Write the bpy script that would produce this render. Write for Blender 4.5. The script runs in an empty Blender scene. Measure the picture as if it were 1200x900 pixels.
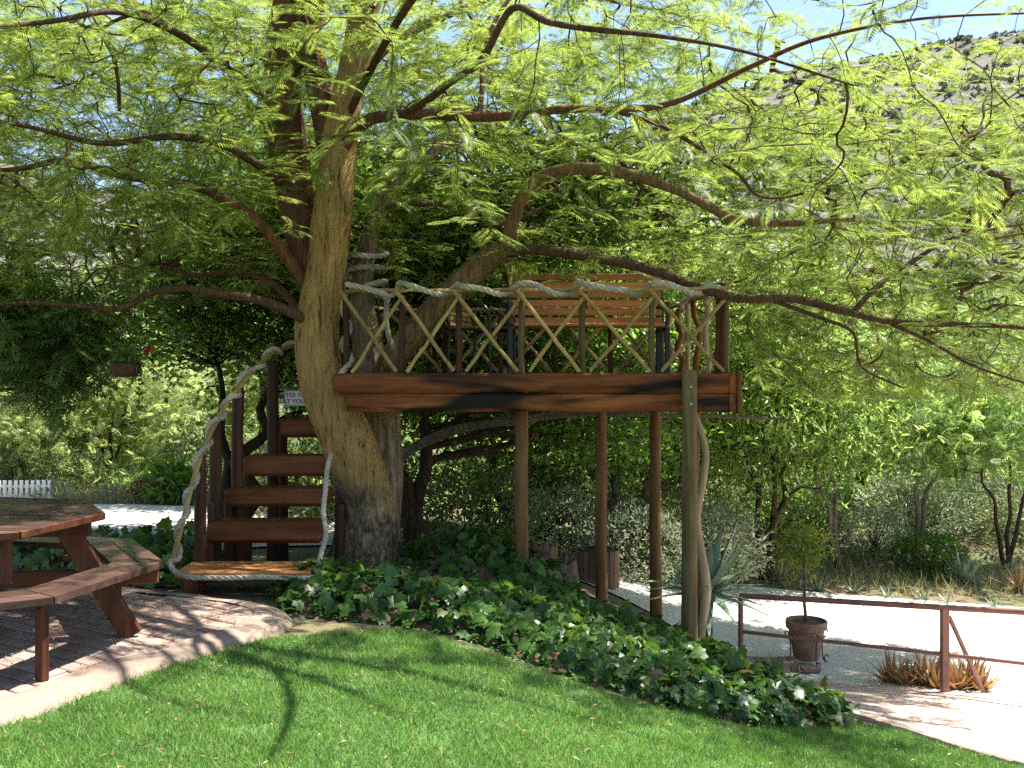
import bpy, math, random
import numpy as np
from mathutils import Vector, Matrix, noise as mnoise

random.seed(7)
RNG = np.random.default_rng(11)
SC = bpy.context.scene
COL = SC.collection

# ------------------------------------------------------------------ camera, sky, sun, exposure
FPX, CX, HZ, EYE = 1150.0, 600.0, 437.0, 1.6        # focal length in photo pixels, centre column, horizon row, eye height
cam_d = bpy.data.cameras.new('camera')
cam = bpy.data.objects.new('camera', cam_d)
COL.objects.link(cam)
cam.location = (0, 0, EYE)
cam.rotation_euler = (math.radians(90), 0, 0)
cam_d.sensor_width = 36.0
cam_d.lens = 36.0 * FPX / 1200.0
cam_d.shift_y = -(450.0 - HZ) / 1200.0
cam_d.clip_start = 0.05
cam_d.clip_end = 3000.0
SC.camera = cam

SUN_DIR = Vector((0.43, 0.17, 0.93)).normalized()      # towards the sun
world = bpy.data.worlds.new('World')
SC.world = world
world.use_nodes = True
wn = world.node_tree
bg = wn.nodes['Background']
sky = wn.nodes.new('ShaderNodeTexSky')
sky.sky_type = 'NISHITA'
sky.sun_disc = False
sky.sun_elevation = math.asin(SUN_DIR.z)
sky.sun_rotation = math.atan2(SUN_DIR.x, SUN_DIR.y)
sky.air_density = 1.0
sky.dust_density = 1.0
sky.altitude = 300
wn.links.new(sky.outputs['Color'], bg.inputs['Color'])
bg.inputs['Strength'].default_value = 0.08

sun_d = bpy.data.lights.new('sun', 'SUN')
sun_d.energy = 5.0
sun_d.angle = math.radians(0.55)
sun_d.color = (1.0, 0.95, 0.86)
sun = bpy.data.objects.new('sun', sun_d)
COL.objects.link(sun)
sun.rotation_euler = (-SUN_DIR).to_track_quat('-Z', 'Y').to_euler()
sun.location = (5, 3, 30)

SC.view_settings.view_transform = 'Standard'
SC.view_settings.look = 'None'
SC.view_settings.gamma = 1.0
SC.view_settings.exposure = 1.8
SC.view_settings.use_curve_mapping = False
SC.render.engine = 'CYCLES'
SC.cycles.max_bounces = 8
SC.cycles.diffuse_bounces = 4
SC.cycles.transmission_bounces = 6
SC.cycles.transparent_max_bounces = 8
SC.cycles.caustics_reflective = False
SC.cycles.caustics_refractive = False
SC.cycles.sample_clamp_indirect = 6.0
SC.cycles.use_denoising = False

# ------------------------------------------------------------------ helpers
def at(px, py, D):
    """point of the place seen at photo pixel px,py at depth D metres"""
    return Vector(((px - CX) / FPX * D, D, EYE - (py - HZ) / FPX * D))

WLOC = {}
def _reg(o, w):
    WLOC[o.name] = Vector(w)

def thing(name, label, cat, loc=(0, 0, 0), group=None):
    o = bpy.data.objects.new(name, None)
    COL.objects.link(o)
    o.empty_display_size = 0.1
    o.location = loc
    o['label'] = label
    o['category'] = cat
    if group:
        o['group'] = group
    _reg(o, loc)
    return o

def tag(o, label=None, cat=None, group=None, kind=None):
    if label: o['label'] = label
    if cat: o['category'] = cat
    if group: o['group'] = group
    if kind: o['kind'] = kind
    return o

def link_mesh(name, me, mat, parent=None, origin=None):
    o = bpy.data.objects.new(name, me)
    COL.objects.link(o)
    if mat is not None and len(me.materials) == 0:
        me.materials.append(mat)
    if parent is not None:
        o.parent = parent
        _reg(o, WLOC[parent.name])
    else:
        w = Vector(origin) if origin is not None else Vector((0, 0, 0))
        o.location = w
        _reg(o, w)
    return o

def np_mesh(name, V, F, mat, parent=None, smooth=False, origin=None, kind=None):
    """V (n,3) world coords, F (m,k) constant face size"""
    V = np.asarray(V, dtype=np.float32)
    F = np.asarray(F, dtype=np.int32)
    w = WLOC[parent.name] if parent is not None else (Vector(origin) if origin is not None else Vector((0, 0, 0)))
    V = V - np.array(w, dtype=np.float32)[None, :]
    me = bpy.data.meshes.new(name)
    k = F.shape[1]
    me.vertices.add(len(V)); me.vertices.foreach_set('co', V.ravel())
    me.loops.add(F.size); me.loops.foreach_set('vertex_index', F.ravel())
    me.polygons.add(len(F))
    me.polygons.foreach_set('loop_start', np.arange(0, F.size, k, dtype=np.int32))
    if smooth:
        me.polygons.foreach_set('use_smooth', np.ones(len(F), dtype=bool))
    me.update(calc_edges=True)
    o = link_mesh(name, me, mat, parent, origin)
    if kind: o['kind'] = kind
    return o

class MB:
    def __init__(s):
        s.v = []; s.f = []
    def add(s, vs, fs):
        b = len(s.v)
        s.v += [tuple(v) for v in vs]
        s.f += [tuple(b + i for i in f) for f in fs]
        return s
    def box(s, c, ax, ay, az):
        """centre and three half-axis vectors"""
        c = Vector(c); ax = Vector(ax); ay = Vector(ay); az = Vector(az)
        vs = [c + sx * ax + sy * ay + sz * az for sx in (-1, 1) for sy in (-1, 1) for sz in (-1, 1)]
        return s.add(vs, [(0, 1, 3, 2), (4, 6, 7, 5), (0, 4, 5, 1), (2, 3, 7, 6), (0, 2, 6, 4), (1, 5, 7, 3)])
    def plank(s, c, ax, ay, az, bev=0.006):
        """box with chamfered long edges; ax is the long axis"""
        c = Vector(c); ax = Vector(ax); ay = Vector(ay); az = Vector(az)
        ly, lz = ay.length, az.length
        by = ay * (min(bev, ly * .45) / ly); bz = az * (min(bev, lz * .45) / lz)
        ring = [ay - by + az, ay + az - bz, ay - az + bz, ay - by - az, -ay + by - az, -ay - az + bz, -ay + az - bz, -ay + by + az]
        ex = ax * (1 - min(bev, ax.length * .3) / ax.length)
        vs = []
        for (e, sc) in ((-ax, .0), (-ex, 1), (ex, 1), (ax, .0)):
            for r in ring:
                vs.append(c + e + (r if sc else r - by * (1 if r.dot(ay) > 0 else -1) * .6 - bz * (1 if r.dot(az) > 0 else -1) * .6))
        fs = []
        for k in range(3):
            for i in range(8):
                j = (i + 1) % 8
                fs.append((k * 8 + i, k * 8 + j, (k + 1) * 8 + j, (k + 1) * 8 + i))
        fs.append(tuple(range(7, -1, -1))); fs.append(tuple(range(24, 32)))
        return s.add(vs, fs)
    def prism(s, pts, z0, z1):
        n = len(pts)
        vs = [(p[0], p[1], z0) for p in pts] + [(p[0], p[1], z1) for p in pts]
        fs = [(i, (i + 1) % n, n + (i + 1) % n, n + i) for i in range(n)]
        fs += [tuple(range(n - 1, -1, -1)), tuple(range(n, 2 * n))]
        return s.add(vs, fs)
    def tube(s, path, rad, n=8, caps=True, jit=0.0, squash=None):
        path = [Vector(p) for p in path]
        m = len(path)
        if not hasattr(rad, '__len__'): rad = [rad] * m
        t0 = (path[1] - path[0]).normalized()
        ref = Vector((0, 0, 1)) if abs(t0.z) < .9 else Vector((0, 1, 0))
        u = t0.cross(ref).normalized()
        vs = []
        for i, p in enumerate(path):
            t = (path[min(i + 1, m - 1)] - path[max(i - 1, 0)])
            t = t.normalized() if t.length > 1e-9 else t0
            u = (u - t * u.dot(t))
            u = u.normalized() if u.length > 1e-6 else t.orthogonal().normalized()
            w = t.cross(u)
            for k in range(n):
                a = 2 * math.pi * k / n
                r = rad[i] * (1 + (random.uniform(-jit, jit) if jit else 0))
                vs.append(p + (u * math.cos(a) + w * math.sin(a)) * r)
        fs = []
        for i in range(m - 1):
            for k in range(n):
                j = (k + 1) % n
                fs.append((i * n + k, i * n + j, (i + 1) * n + j, (i + 1) * n + k))
        if caps:
            fs.append(tuple(range(n - 1, -1, -1)))
            fs.append(tuple(range((m - 1) * n, m * n)))
        return s.add(vs, fs)
    def lathe(s, c, prof, n=24, caps=True):
        c = Vector(c)
        vs = []
        for (r, z) in prof:
            for k in range(n):
                a = 2 * math.pi * k / n
                vs.append(c + Vector((r * math.cos(a), r * math.sin(a), z)))
        m = len(prof)
        fs = []
        for i in range(m - 1):
            for k in range(n):
                j = (k + 1) % n
                fs.append((i * n + k, i * n + j, (i + 1) * n + j, (i + 1) * n + k))
        if caps:
            fs.append(tuple(range(n - 1, -1, -1)))
            fs.append(tuple(range((m - 1) * n, m * n)))
        return s.add(vs, fs)
    def build(s, name, mat, parent=None, smooth=False, origin=None):
        w = WLOC[parent.name] if parent is not None else (Vector(origin) if origin is not None else Vector((0, 0, 0)))
        me = bpy.data.meshes.new(name)
        me.from_pydata([(v[0] - w[0], v[1] - w[1], v[2] - w[2]) for v in s.v], [], s.f)
        me.update()
        if smooth:
            me.polygons.foreach_set('use_smooth', [True] * len(me.polygons))
            try:
                me.set_sharp_from_angle(angle=math.radians(50))
            except Exception:
                pass
        return link_mesh(name, me, mat, parent, origin)

def copy_tree(o, loc, rz=0.0, sc=(1, 1, 1), label=None, group=None):
    r = o.copy(); COL.objects.link(r)
    r.location = loc; r.rotation_euler = (0, 0, rz); r.scale = sc
    if label: r['label'] = label
    if group: r['group'] = group
    for ch in list(o.children):
        c = ch.copy(); COL.objects.link(c); c.parent = r
        for g in ch.children:
            d = g.copy(); COL.objects.link(d); d.parent = c
    return r

def crom(pts, step=0.1, extra=None):
    """Catmull-Rom resample; extra = list of scalars interpolated alongside"""
    P = [Vector(p) for p in pts]
    out, ex = [], []
    for i in range(len(P) - 1):
        p0 = P[max(i - 1, 0)]; p1 = P[i]; p2 = P[i + 1]; p3 = P[min(i + 2, len(P) - 1)]
        n = max(1, int(math.ceil((p2 - p1).length / step)))
        for k in range(n):
            t = k / n
            q = 0.5 * ((2 * p1) + (p2 - p0) * t + (2 * p0 - 5 * p1 + 4 * p2 - p3) * t * t + (3 * p1 - p0 - 3 * p2 + p3) * t ** 3)
            out.append(q)
            if extra: ex.append(extra[i] * (1 - t) + extra[i + 1] * t)
    out.append(P[-1])
    if extra: ex.append(extra[-1])
    return (out, ex) if extra else out

def nz(x, y, z=0.0, s=1.0):
    return mnoise.noise(Vector((x * s, y * s, z * s)))

# ------------------------------------------------------------------ materials
def new_mat(name):
    m = bpy.data.materials.new(name)
    m.use_nodes = True
    nt = m.node_tree
    return m, nt, nt.nodes['Principled BSDF'], nt.nodes['Material Output']

def ramp(nt, fac, stops):
    r = nt.nodes.new('ShaderNodeValToRGB')
    el = r.color_ramp.elements
    while len(el) > 1: el.remove(el[-1])
    el[0].position = stops[0][0]; el[0].color = (*stops[0][1], 1)
    for p, c in stops[1:]:
        e = el.new(p); e.color = (*c, 1)
    nt.links.new(fac, r.inputs['Fac'])
    return r.outputs['Color']

def tex_noise(nt, scale=5, detail=6, rough=0.6, vscale=None, coord='Object', dist=0.0):
    tc = nt.nodes.new('ShaderNodeTexCoord')
    n = nt.nodes.new('ShaderNodeTexNoise')
    n.inputs['Scale'].default_value = scale
    n.inputs['Detail'].default_value = detail
    n.inputs['Roughness'].default_value = rough
    n.inputs['Distortion'].default_value = dist
    src = tc.outputs[coord]
    if vscale is not None:
        mp = nt.nodes.new('ShaderNodeMapping')
        mp.inputs['Scale'].default_value = vscale
        nt.links.new(src, mp.inputs['Vector'])
        src = mp.outputs['Vector']
    nt.links.new(src, n.inputs['Vector'])
    return n.outputs['Fac']

def mixc(nt, fac, a, b, mode='MIX'):
    m = nt.nodes.new('ShaderNodeMix'); m.data_type = 'RGBA'; m.blend_type = mode
    for sock, v in ((m.inputs[0], fac), (m.inputs[6], a), (m.inputs[7], b)):
        if hasattr(v, 'is_output'): nt.links.new(v, sock)
        elif isinstance(v, (int, float)): sock.default_value = v
        else: sock.default_value = (*v, 1)
    return m.outputs[2]

def bump(nt, h, strength, dist=0.01):
    b = nt.nodes.new('ShaderNodeBump')
    b.inputs['Strength'].default_value = strength
    b.inputs['Distance'].default_value = dist
    nt.links.new(h, b.inputs['Height'])
    return b.outputs['Normal']

def rnd_island(nt):
    g = nt.nodes.new('ShaderNodeNewGeometry')
    return g.outputs['Random Per Island']

def rnd_obj(nt):
    g = nt.nodes.new('ShaderNodeObjectInfo')
    return g.outputs['Random']

def wood_mat(name, dark, mid, light, axis=0, rough=0.5, grain=14.0, bmp=0.35, stain=None, per_obj=0.25):
    m, nt, b, out = new_mat(name)
    vs = [grain, grain, grain]; vs[axis] = grain * 0.06
    f = tex_noise(nt, 1.0, 8, 0.65, tuple(vs), dist=0.6)
    c = ramp(nt, f, [(0.25, dark), (0.5, mid), (0.78, light)])
    ri = rnd_obj(nt)
    hs = nt.nodes.new('ShaderNodeHueSaturation')
    mr = nt.nodes.new('ShaderNodeMapRange')
    mr.inputs['To Min'].default_value = 1 - per_obj; mr.inputs['To Max'].default_value = 1 + per_obj
    nt.links.new(ri, mr.inputs['Value'])
    nt.links.new(mr.outputs['Result'], hs.inputs['Value'])
    nt.links.new(c, hs.inputs['Color'])
    col = hs.outputs['Color']
    f2 = tex_noise(nt, 3.0, 4, 0.6)
    col = mixc(nt, 0.55, col, ramp(nt, f2, [(0.3, (.55, .55, .55)), (0.7, (1.15, 1.15, 1.15))]), 'MULTIPLY')
    if stain:
        vs2 = [2.2, 2.2, 5.0]; vs2[axis] = 0.75
        f3 = tex_noise(nt, 1.0, 3, 0.5, tuple(vs2), dist=0.5)
        k = ramp(nt, f3, [(stain[0], (0, 0, 0)), (stain[1], (1, 1, 1))])
        col = mixc(nt, k, stain[2], col)
    nt.links.new(col, b.inputs['Base Color'])
    b.inputs['Roughness'].default_value = rough
    b.inputs['Specular IOR Level'].default_value = .18
    nt.links.new(bump(nt, f, bmp, 0.006), b.inputs['Normal'])
    return m

def leaf_mat(name, base, trans, tmix=0.45, var=0.35, rough=0.45, spec=0.35, yellow=None, clump=1.3):
    m, nt, b, out = new_mat(name)
    ri = rnd_island(nt)
    f = tex_noise(nt, clump, 3, 0.6)
    lo = tuple(c * (1 - var) for c in base); hi = tuple(c * (1 + var) for c in base)
    c1 = ramp(nt, ri, [(0.0, lo), (0.5, base), (1.0, hi)])
    mul = ramp(nt, f, [(0.3, (.75, .8, .8)), (0.7, (1.2, 1.15, 1.0))])
    c1 = mixc(nt, 1.0, c1, mul, 'MULTIPLY')
    lo2 = tuple(c * (1 - var) for c in trans); hi2 = tuple(min(1, c * (1 + var)) for c in trans)
    c2 = ramp(nt, ri, [(0.0, lo2), (0.5, trans), (1.0, hi2)])
    c2 = mixc(nt, 1.0, c2, mul, 'MULTIPLY')
    if yellow:
        mm = nt.nodes.new('ShaderNodeMath'); mm.operation = 'FRACT'
        m2 = nt.nodes.new('ShaderNodeMath'); m2.operation = 'MULTIPLY'; m2.inputs[1].default_value = 17.3
        nt.links.new(ri, m2.inputs[0]); nt.links.new(m2.outputs[0], mm.inputs[0])
        k = ramp(nt, mm.outputs[0], [(1 - yellow[0] - .01, (0, 0, 0)), (1 - yellow[0], (1, 1, 1))])
        c1 = mixc(nt, k, c1, yellow[1]); c2 = mixc(nt, k, c2, yellow[1])
    nt.links.new(c1, b.inputs['Base Color'])
    b.inputs['Roughness'].default_value = rough
    b.inputs['Specular IOR Level'].default_value = spec
    tr = nt.nodes.new('ShaderNodeBsdfTranslucent')
    nt.links.new(c2, tr.inputs['Color'])
    mx = nt.nodes.new('ShaderNodeMixShader'); mx.inputs['Fac'].default_value = tmix
    nt.links.new(b.outputs['BSDF'], mx.inputs[1]); nt.links.new(tr.outputs['BSDF'], mx.inputs[2])
    nt.links.new(mx.outputs['Shader'], out.inputs['Surface'])
    return m

def flat_mat(name, col, rough=0.6, metal=0.0, nscale=6.0, amp=0.25, bmp=0.2, bdist=0.004, fine=60):
    m, nt, b, out = new_mat(name)
    f = tex_noise(nt, nscale, 6, 0.65)
    lo = tuple(c * (1 - amp) for c in col); hi = tuple(min(1, c * (1 + amp)) for c in col)
    nt.links.new(ramp(nt, f, [(0.3, lo), (0.7, hi)]), b.inputs['Base Color'])
    b.inputs['Roughness'].default_value = rough; b.inputs['Metallic'].default_value = metal
    f2 = tex_noise(nt, fine, 4, 0.6)
    nt.links.new(bump(nt, f2, bmp, bdist), b.inputs['Normal'])
    return m

def bark_mat(name, dark, mid, light, sc=1.0, bmp=0.9, patch=None):
    m, nt, b, out = new_mat(name)
    f = tex_noise(nt, 1.0, 8, 0.7, (26 * sc, 26 * sc, 4.0 * sc), dist=0.8)
    f2 = tex_noise(nt, 2.2 * sc, 4, 0.6)
    c = ramp(nt, f, [(0.3, dark), (0.5, mid), (0.72, light)])
    c = mixc(nt, 0.7, c, ramp(nt, f2, [(0.3, (.6, .58, .55)), (0.7, (1.3, 1.25, 1.15))]), 'MULTIPLY')
    if patch:
        f3 = tex_noise(nt, 1.0, 4, 0.6, (4.5, 4.5, 1.5))
        c = mixc(nt, ramp(nt, f3, [(0.52, (0, 0, 0)), (0.62, (1, 1, 1))]), c, patch)
    nt.links.new(c, b.inputs['Base Color'])
    b.inputs['Roughness'].default_value = 0.9
    b.inputs['Specular IOR Level'].default_value = 0.2
    nt.links.new(bump(nt, f, bmp, 0.03), b.inputs['Normal'])
    return m

M = {}
RED = ((.045, .014, .005), (.155, .052, .017), (.28, .11, .038))
for ax, nm in ((0, 'x'), (1, 'y'), (2, 'z')):
    M['wood_' + nm] = wood_mat('red_wood_' + nm, *RED, axis=ax, rough=0.55)
    M['table_' + nm] = wood_mat('table_wood_' + nm, (.028, .010, .006), (.085, .030, .016), (.16, .06, .032), axis=ax, rough=0.42)
M['table_top'] = wood_mat('weathered_table_wood', (.028, .015, .012), (.075, .042, .034), (.14, .088, .075), axis=0, rough=.36)
M['fascia_x'] = wood_mat('fascia_wood', (.055, .014, .004), (.20, .06, .016), (.36, .13, .034), axis=0, rough=0.6, stain=(0.42, 0.52, (.010, .006, .004)))
M['fascia_y'] = wood_mat('fascia_wood_side', (.055, .014, .004), (.20, .06, .016), (.36, .13, .034), axis=1, rough=0.4)
M['bench_x'] = wood_mat('bench_slat_wood', (.28, .10, .03), (.48, .21, .07), (.62, .33, .13), axis=0, rough=0.45)
M['chair_slat'] = wood_mat('chair_slat_wood', (.22, .13, .04), (.40, .26, .09), (.55, .40, .17), axis=0, rough=0.5, per_obj=.4)
M['pole'] = wood_mat('treated_pole', (.06, .042, .018), (.135, .095, .04), (.22, .165, .08), axis=2, rough=0.8, grain=22, bmp=.6)
M['pole_red'] = wood_mat('stained_pole', (.022, .010, .006), (.06, .026, .013), (.12, .055, .026), axis=2, rough=0.6)
M['bamboo'] = wood_mat('bamboo_lath', (.22, .14, .048), (.37, .255, .092), (.50, .375, .155), axis=2, rough=0.5, bmp=.15, per_obj=.3)
M['pole_brown'] = wood_mat('brown_pole', (.07, .034, .013), (.16, .085, .032), (.27, .155, .065), axis=2, rough=0.75, grain=22, bmp=.6)
M['drift'] = wood_mat('driftwood', (.20, .13, .07), (.36, .26, .15), (.50, .40, .26), axis=2, rough=0.8)
M['barrel'] = wood_mat('barrel_stave', (.10, .055, .035), (.22, .13, .085), (.34, .22, .15), axis=2, rough=0.8, per_obj=.35)
M['rope'] = flat_mat('cotton_rope', (.36, .315, .245), rough=0.95, nscale=5, amp=.5, bmp=.6, fine=180)
M['black'] = flat_mat('black_metal', (.012, .012, .013), rough=0.45, amp=.2, bmp=.1)
M['rail'] = flat_mat('brown_painted_steel', (.23, .105, .08), rough=0.45, amp=.25, bmp=.12)
M['terracotta'] = flat_mat('terracotta', (.29, .165, .11), rough=0.8, nscale=9, amp=.35, bmp=.3, fine=40)
M['iron'] = flat_mat('wrought_iron', (.035, .025, .02), rough=0.6, amp=.3)
M['sign_white'] = flat_mat('sign_board_white', (.72, .70, .70), rough=0.5, amp=.08, bmp=.05)
M['sign_red'] = flat_mat('sign_lettering_red', (.35, .02, .05), rough=0.5, amp=.1, bmp=.05)
M['chain'] = flat_mat('steel_chain', (.35, .35, .36), rough=0.4, metal=.8)
M['soil'] = flat_mat('soil', (.16, .095, .06), rough=0.95, nscale=1.6, amp=.45, bmp=.9, bdist=.02, fine=45)
def trunk_bark():
    m, nt, b, out = new_mat('tan_bark_with_corky_foot')
    f = tex_noise(nt, 1.0, 8, .7, (30, 30, 3.2), dist=.7); g_ = tex_noise(nt, 1.0, 8, .72, (17, 17, 7), dist=1.2); f2 = tex_noise(nt, 2.0, 4, .6)
    c1 = ramp(nt, f, [(.36, (.05, .027, .011)), (.43, (.34, .205, .075)), (.68, (.52, .345, .14))])
    c2 = ramp(nt, g_, [(.36, (.03, .02, .013)), (.5, (.17, .12, .07)), (.68, (.40, .33, .24))])
    tc = nt.nodes.new('ShaderNodeTexCoord'); sp = nt.nodes.new('ShaderNodeSeparateXYZ'); nt.links.new(tc.outputs['Object'], sp.inputs[0])
    ad = nt.nodes.new('ShaderNodeMath'); ad.operation = 'MULTIPLY_ADD'; ad.inputs[1].default_value = 1.6; nt.links.new(f2, ad.inputs[0]); nt.links.new(sp.outputs['Z'], ad.inputs[2])
    k = ramp(nt, ad.outputs[0], [(.0, (1, 1, 1)), (1.0, (1, 1, 1))])
    mr = nt.nodes.new('ShaderNodeMapRange'); mr.inputs['From Min'].default_value = 1.2; mr.inputs['From Max'].default_value = 1.75; nt.links.new(ad.outputs[0], mr.inputs['Value'])
    c = mixc(nt, mr.outputs['Result'], c2, c1)
    c = mixc(nt, .6, c, ramp(nt, f2, [(.3, (.62, .6, .56)), (.7, (1.3, 1.25, 1.15))]), 'MULTIPLY')
    nt.links.new(c, b.inputs['Base Color']); b.inputs['Roughness'].default_value = .9; b.inputs['Specular IOR Level'].default_value = .2
    h = mixc(nt, mr.outputs['Result'], g_, f)
    nt.links.new(bump(nt, h, 1.0, .045), b.inputs['Normal'])
    return m
M['bark_trunk'] = trunk_bark()
M['bark_tan'] = bark_mat('tan_limb_bark', (.05, .03, .014), (.20, .125, .055), (.32, .22, .11), sc=1.3)
M['bark_red'] = bark_mat('red_brown_bark', (.04, .02, .011), (.15, .068, .035), (.25, .125, .065))
M['bark_rough'] = bark_mat('grey_cork_bark', (.05, .035, .022), (.20, .145, .09), (.42, .34, .25), sc=.8)
M['bark_limb'] = bark_mat('limb_bark', (.03, .018, .011), (.11, .062, .034), (.20, .125, .075), sc=1.6)
M['bark_dark'] = bark_mat('dark_bark', (.012, .008, .006), (.045, .03, .02), (.10, .07, .05), sc=1.4)
M['bark_grey'] = bark_mat('grey_bark', (.05, .042, .036), (.15, .125, .105), (.26, .22, .19), sc=1.6)
M['bark_pale'] = bark_mat('pale_bark', (.20, .17, .14), (.38, .33, .28), (.50, .46, .40), sc=1.6)

M['frond'] = leaf_mat('acacia_leaf', (.14, .205, .042), (.30, .385, .075), tmix=.5, var=.38, spec=.25, clump=.7)
M['feather_bright'] = leaf_mat('feathery_bright_leaf', (.19, .28, .10), (.40, .55, .17), tmix=.55, var=.3)
M['feather_yellow'] = leaf_mat('feathery_yellow_leaf', (.25, .30, .12), (.48, .56, .22), tmix=.55, var=.3)
M['feather_dark'] = leaf_mat('feathery_dark_leaf', (.095, .155, .045), (.22, .35, .08), tmix=.5, var=.3)
M['broad_mid'] = leaf_mat('broad_leaf', (.07, .135, .024), (.20, .35, .035), tmix=.5, var=.4, rough=.35, spec=.5)
M['broad_dark'] = leaf_mat('broad_dark_leaf', (.065, .125, .025), (.18, .32, .04), tmix=.5, var=.4, rough=.35, spec=.5)
M['broad_light'] = leaf_mat('broad_light_leaf', (.165, .245, .06), (.38, .52, .12), tmix=.52, var=.35, rough=.35, spec=.45)
M['grey_leaf'] = leaf_mat('silver_leaf', (.25, .28, .20), (.30, .35, .20), tmix=.4, var=.35)
M['olive_leaf'] = leaf_mat('olive_leaf', (.13, .155, .07), (.24, .29, .09), tmix=.4, var=.4)
M['rust_leaf'] = leaf_mat('rust_leaf', (.20, .08, .04), (.22, .10, .04), tmix=.3, var=.4)
M['ivy'] = leaf_mat('ivy_leaf', (.05, .115, .024), (.14, .27, .035), tmix=.32, var=.5, rough=.38, spec=.45, yellow=(.025, (.18, .13, .055)))
M['grass'] = leaf_mat('grass_blade', (.10, .22, .04), (.175, .35, .06), tmix=.35, var=.4, rough=.5, spec=.3, yellow=(.07, (.30, .26, .11)), clump=2.2)
M['dry_grass'] = leaf_mat('dry_grass_blade', (.42, .37, .17), (.42, .37, .16), tmix=.4, var=.35)
M['aloe'] = leaf_mat('aloe_leaf', (.22, .29, .20), (.16, .24, .11), tmix=.15, var=.25, rough=.4)
M['aloe_red'] = leaf_mat('red_aloe_leaf', (.44, .27, .13), (.36, .24, .09), tmix=.25, var=.5, rough=.45)
M['flower'] = leaf_mat('red_petal', (.55, .015, .02), (.5, .02, .02), tmix=.3, var=.2)
M['scrub'] = leaf_mat('hill_scrub_leaf', (.12, .13, .09), (.12, .14, .08), tmix=.25, var=.4, clump=.06)

def lawn_mat():
    m, nt, b, out = new_mat('lawn_turf')
    f = tex_noise(nt, 2.0, 6, .6); f2 = tex_noise(nt, 90, 3, .6)
    c = ramp(nt, f, [(.3, (.045, .10, .02)), (.62, (.07, .14, .028)), (.85, (.13, .14, .05))])
    nt.links.new(c, b.inputs['Base Color']); b.inputs['Roughness'].default_value = .95
    nt.links.new(bump(nt, f2, .8, .01), b.inputs['Normal'])
    return m
M['lawn'] = lawn_mat()

def gravel_mat():
    m, nt, b, out = new_mat('pale_gravel')
    f = tex_noise(nt, .7, 5, .6); f2 = tex_noise(nt, 55, 3, .7)
    c = ramp(nt, f2, [(.3, (.42, .39, .35)), (.7, (.72, .69, .64))])
    c = mixc(nt, .5, c, ramp(nt, f, [(.3, (.85, .82, .78)), (.7, (1.1, 1.1, 1.08))]), 'MULTIPLY')
    nt.links.new(c, b.inputs['Base Color']); b.inputs['Roughness'].default_value = .95
    nt.links.new(bump(nt, f2, .6, .015), b.inputs['Normal'])
    return m
M['gravel'] = gravel_mat()

def concrete_mat(name, c0, c1, c2):
    m, nt, b, out = new_mat(name)
    f = tex_noise(nt, 2.3, 7, .65); f2 = tex_noise(nt, 70, 4, .6)
    c = ramp(nt, f, [(.28, c0), (.5, c1), (.75, c2)])
    c = mixc(nt, .35, c, ramp(nt, f2, [(.3, (.7, .7, .7)), (.7, (1.2, 1.2, 1.2))]), 'MULTIPLY')
    nt.links.new(c, b.inputs['Base Color']); b.inputs['Roughness'].default_value = .9
    nt.links.new(bump(nt, f2, .4, .004), b.inputs['Normal'])
    return m
M['path'] = concrete_mat('pinkish_screed', (.34, .22, .17), (.46, .33, .265), (.56, .43, .365))
M['apron'] = concrete_mat('cast_concrete', (.14, .10, .075), (.225, .165, .125), (.31, .24, .19))
M['mortar'] = concrete_mat('mortar', (.20, .15, .12), (.28, .22, .18), (.36, .29, .24))
def brick_mat():
    m, nt, b, out = new_mat('clay_paver')
    f = tex_noise(nt, 9, 6, .65); f2 = tex_noise(nt, 90, 4, .6); ri = rnd_obj(nt)
    c = ramp(nt, ri, [(0, (.21, .14, .11)), (.4, (.30, .205, .165)), (.75, (.37, .27, .225)), (1, (.26, .195, .165))])
    c = mixc(nt, .6, c, ramp(nt, f, [(.3, (.65, .64, .63)), (.7, (1.2, 1.18, 1.15))]), 'MULTIPLY')
    nt.links.new(c, b.inputs['Base Color']); b.inputs['Roughness'].default_value = .85
    nt.links.new(bump(nt, f2, .5, .004), b.inputs['Normal'])
    return m
M['brick'] = brick_mat()
def hill_mat():
    m, nt, b, out = new_mat('scrubby_hillside')
    f = tex_noise(nt, .05, 8, .65); f2 = tex_noise(nt, .5, 6, .7)
    c = ramp(nt, f, [(.35, (.115, .12, .085)), (.5, (.155, .15, .12)), (.68, (.205, .18, .16))])
    c = mixc(nt, .7, c, ramp(nt, f2, [(.35, (.55, .6, .55)), (.65, (1.25, 1.2, 1.15))]), 'MULTIPLY')
    nt.links.new(c, b.inputs['Base Color']); b.inputs['Roughness'].default_value = 1.0
    nt.links.new(bump(nt, f2, 1.0, 1.0), b.inputs['Normal'])
    return m
M['hill'] = hill_mat()

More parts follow.
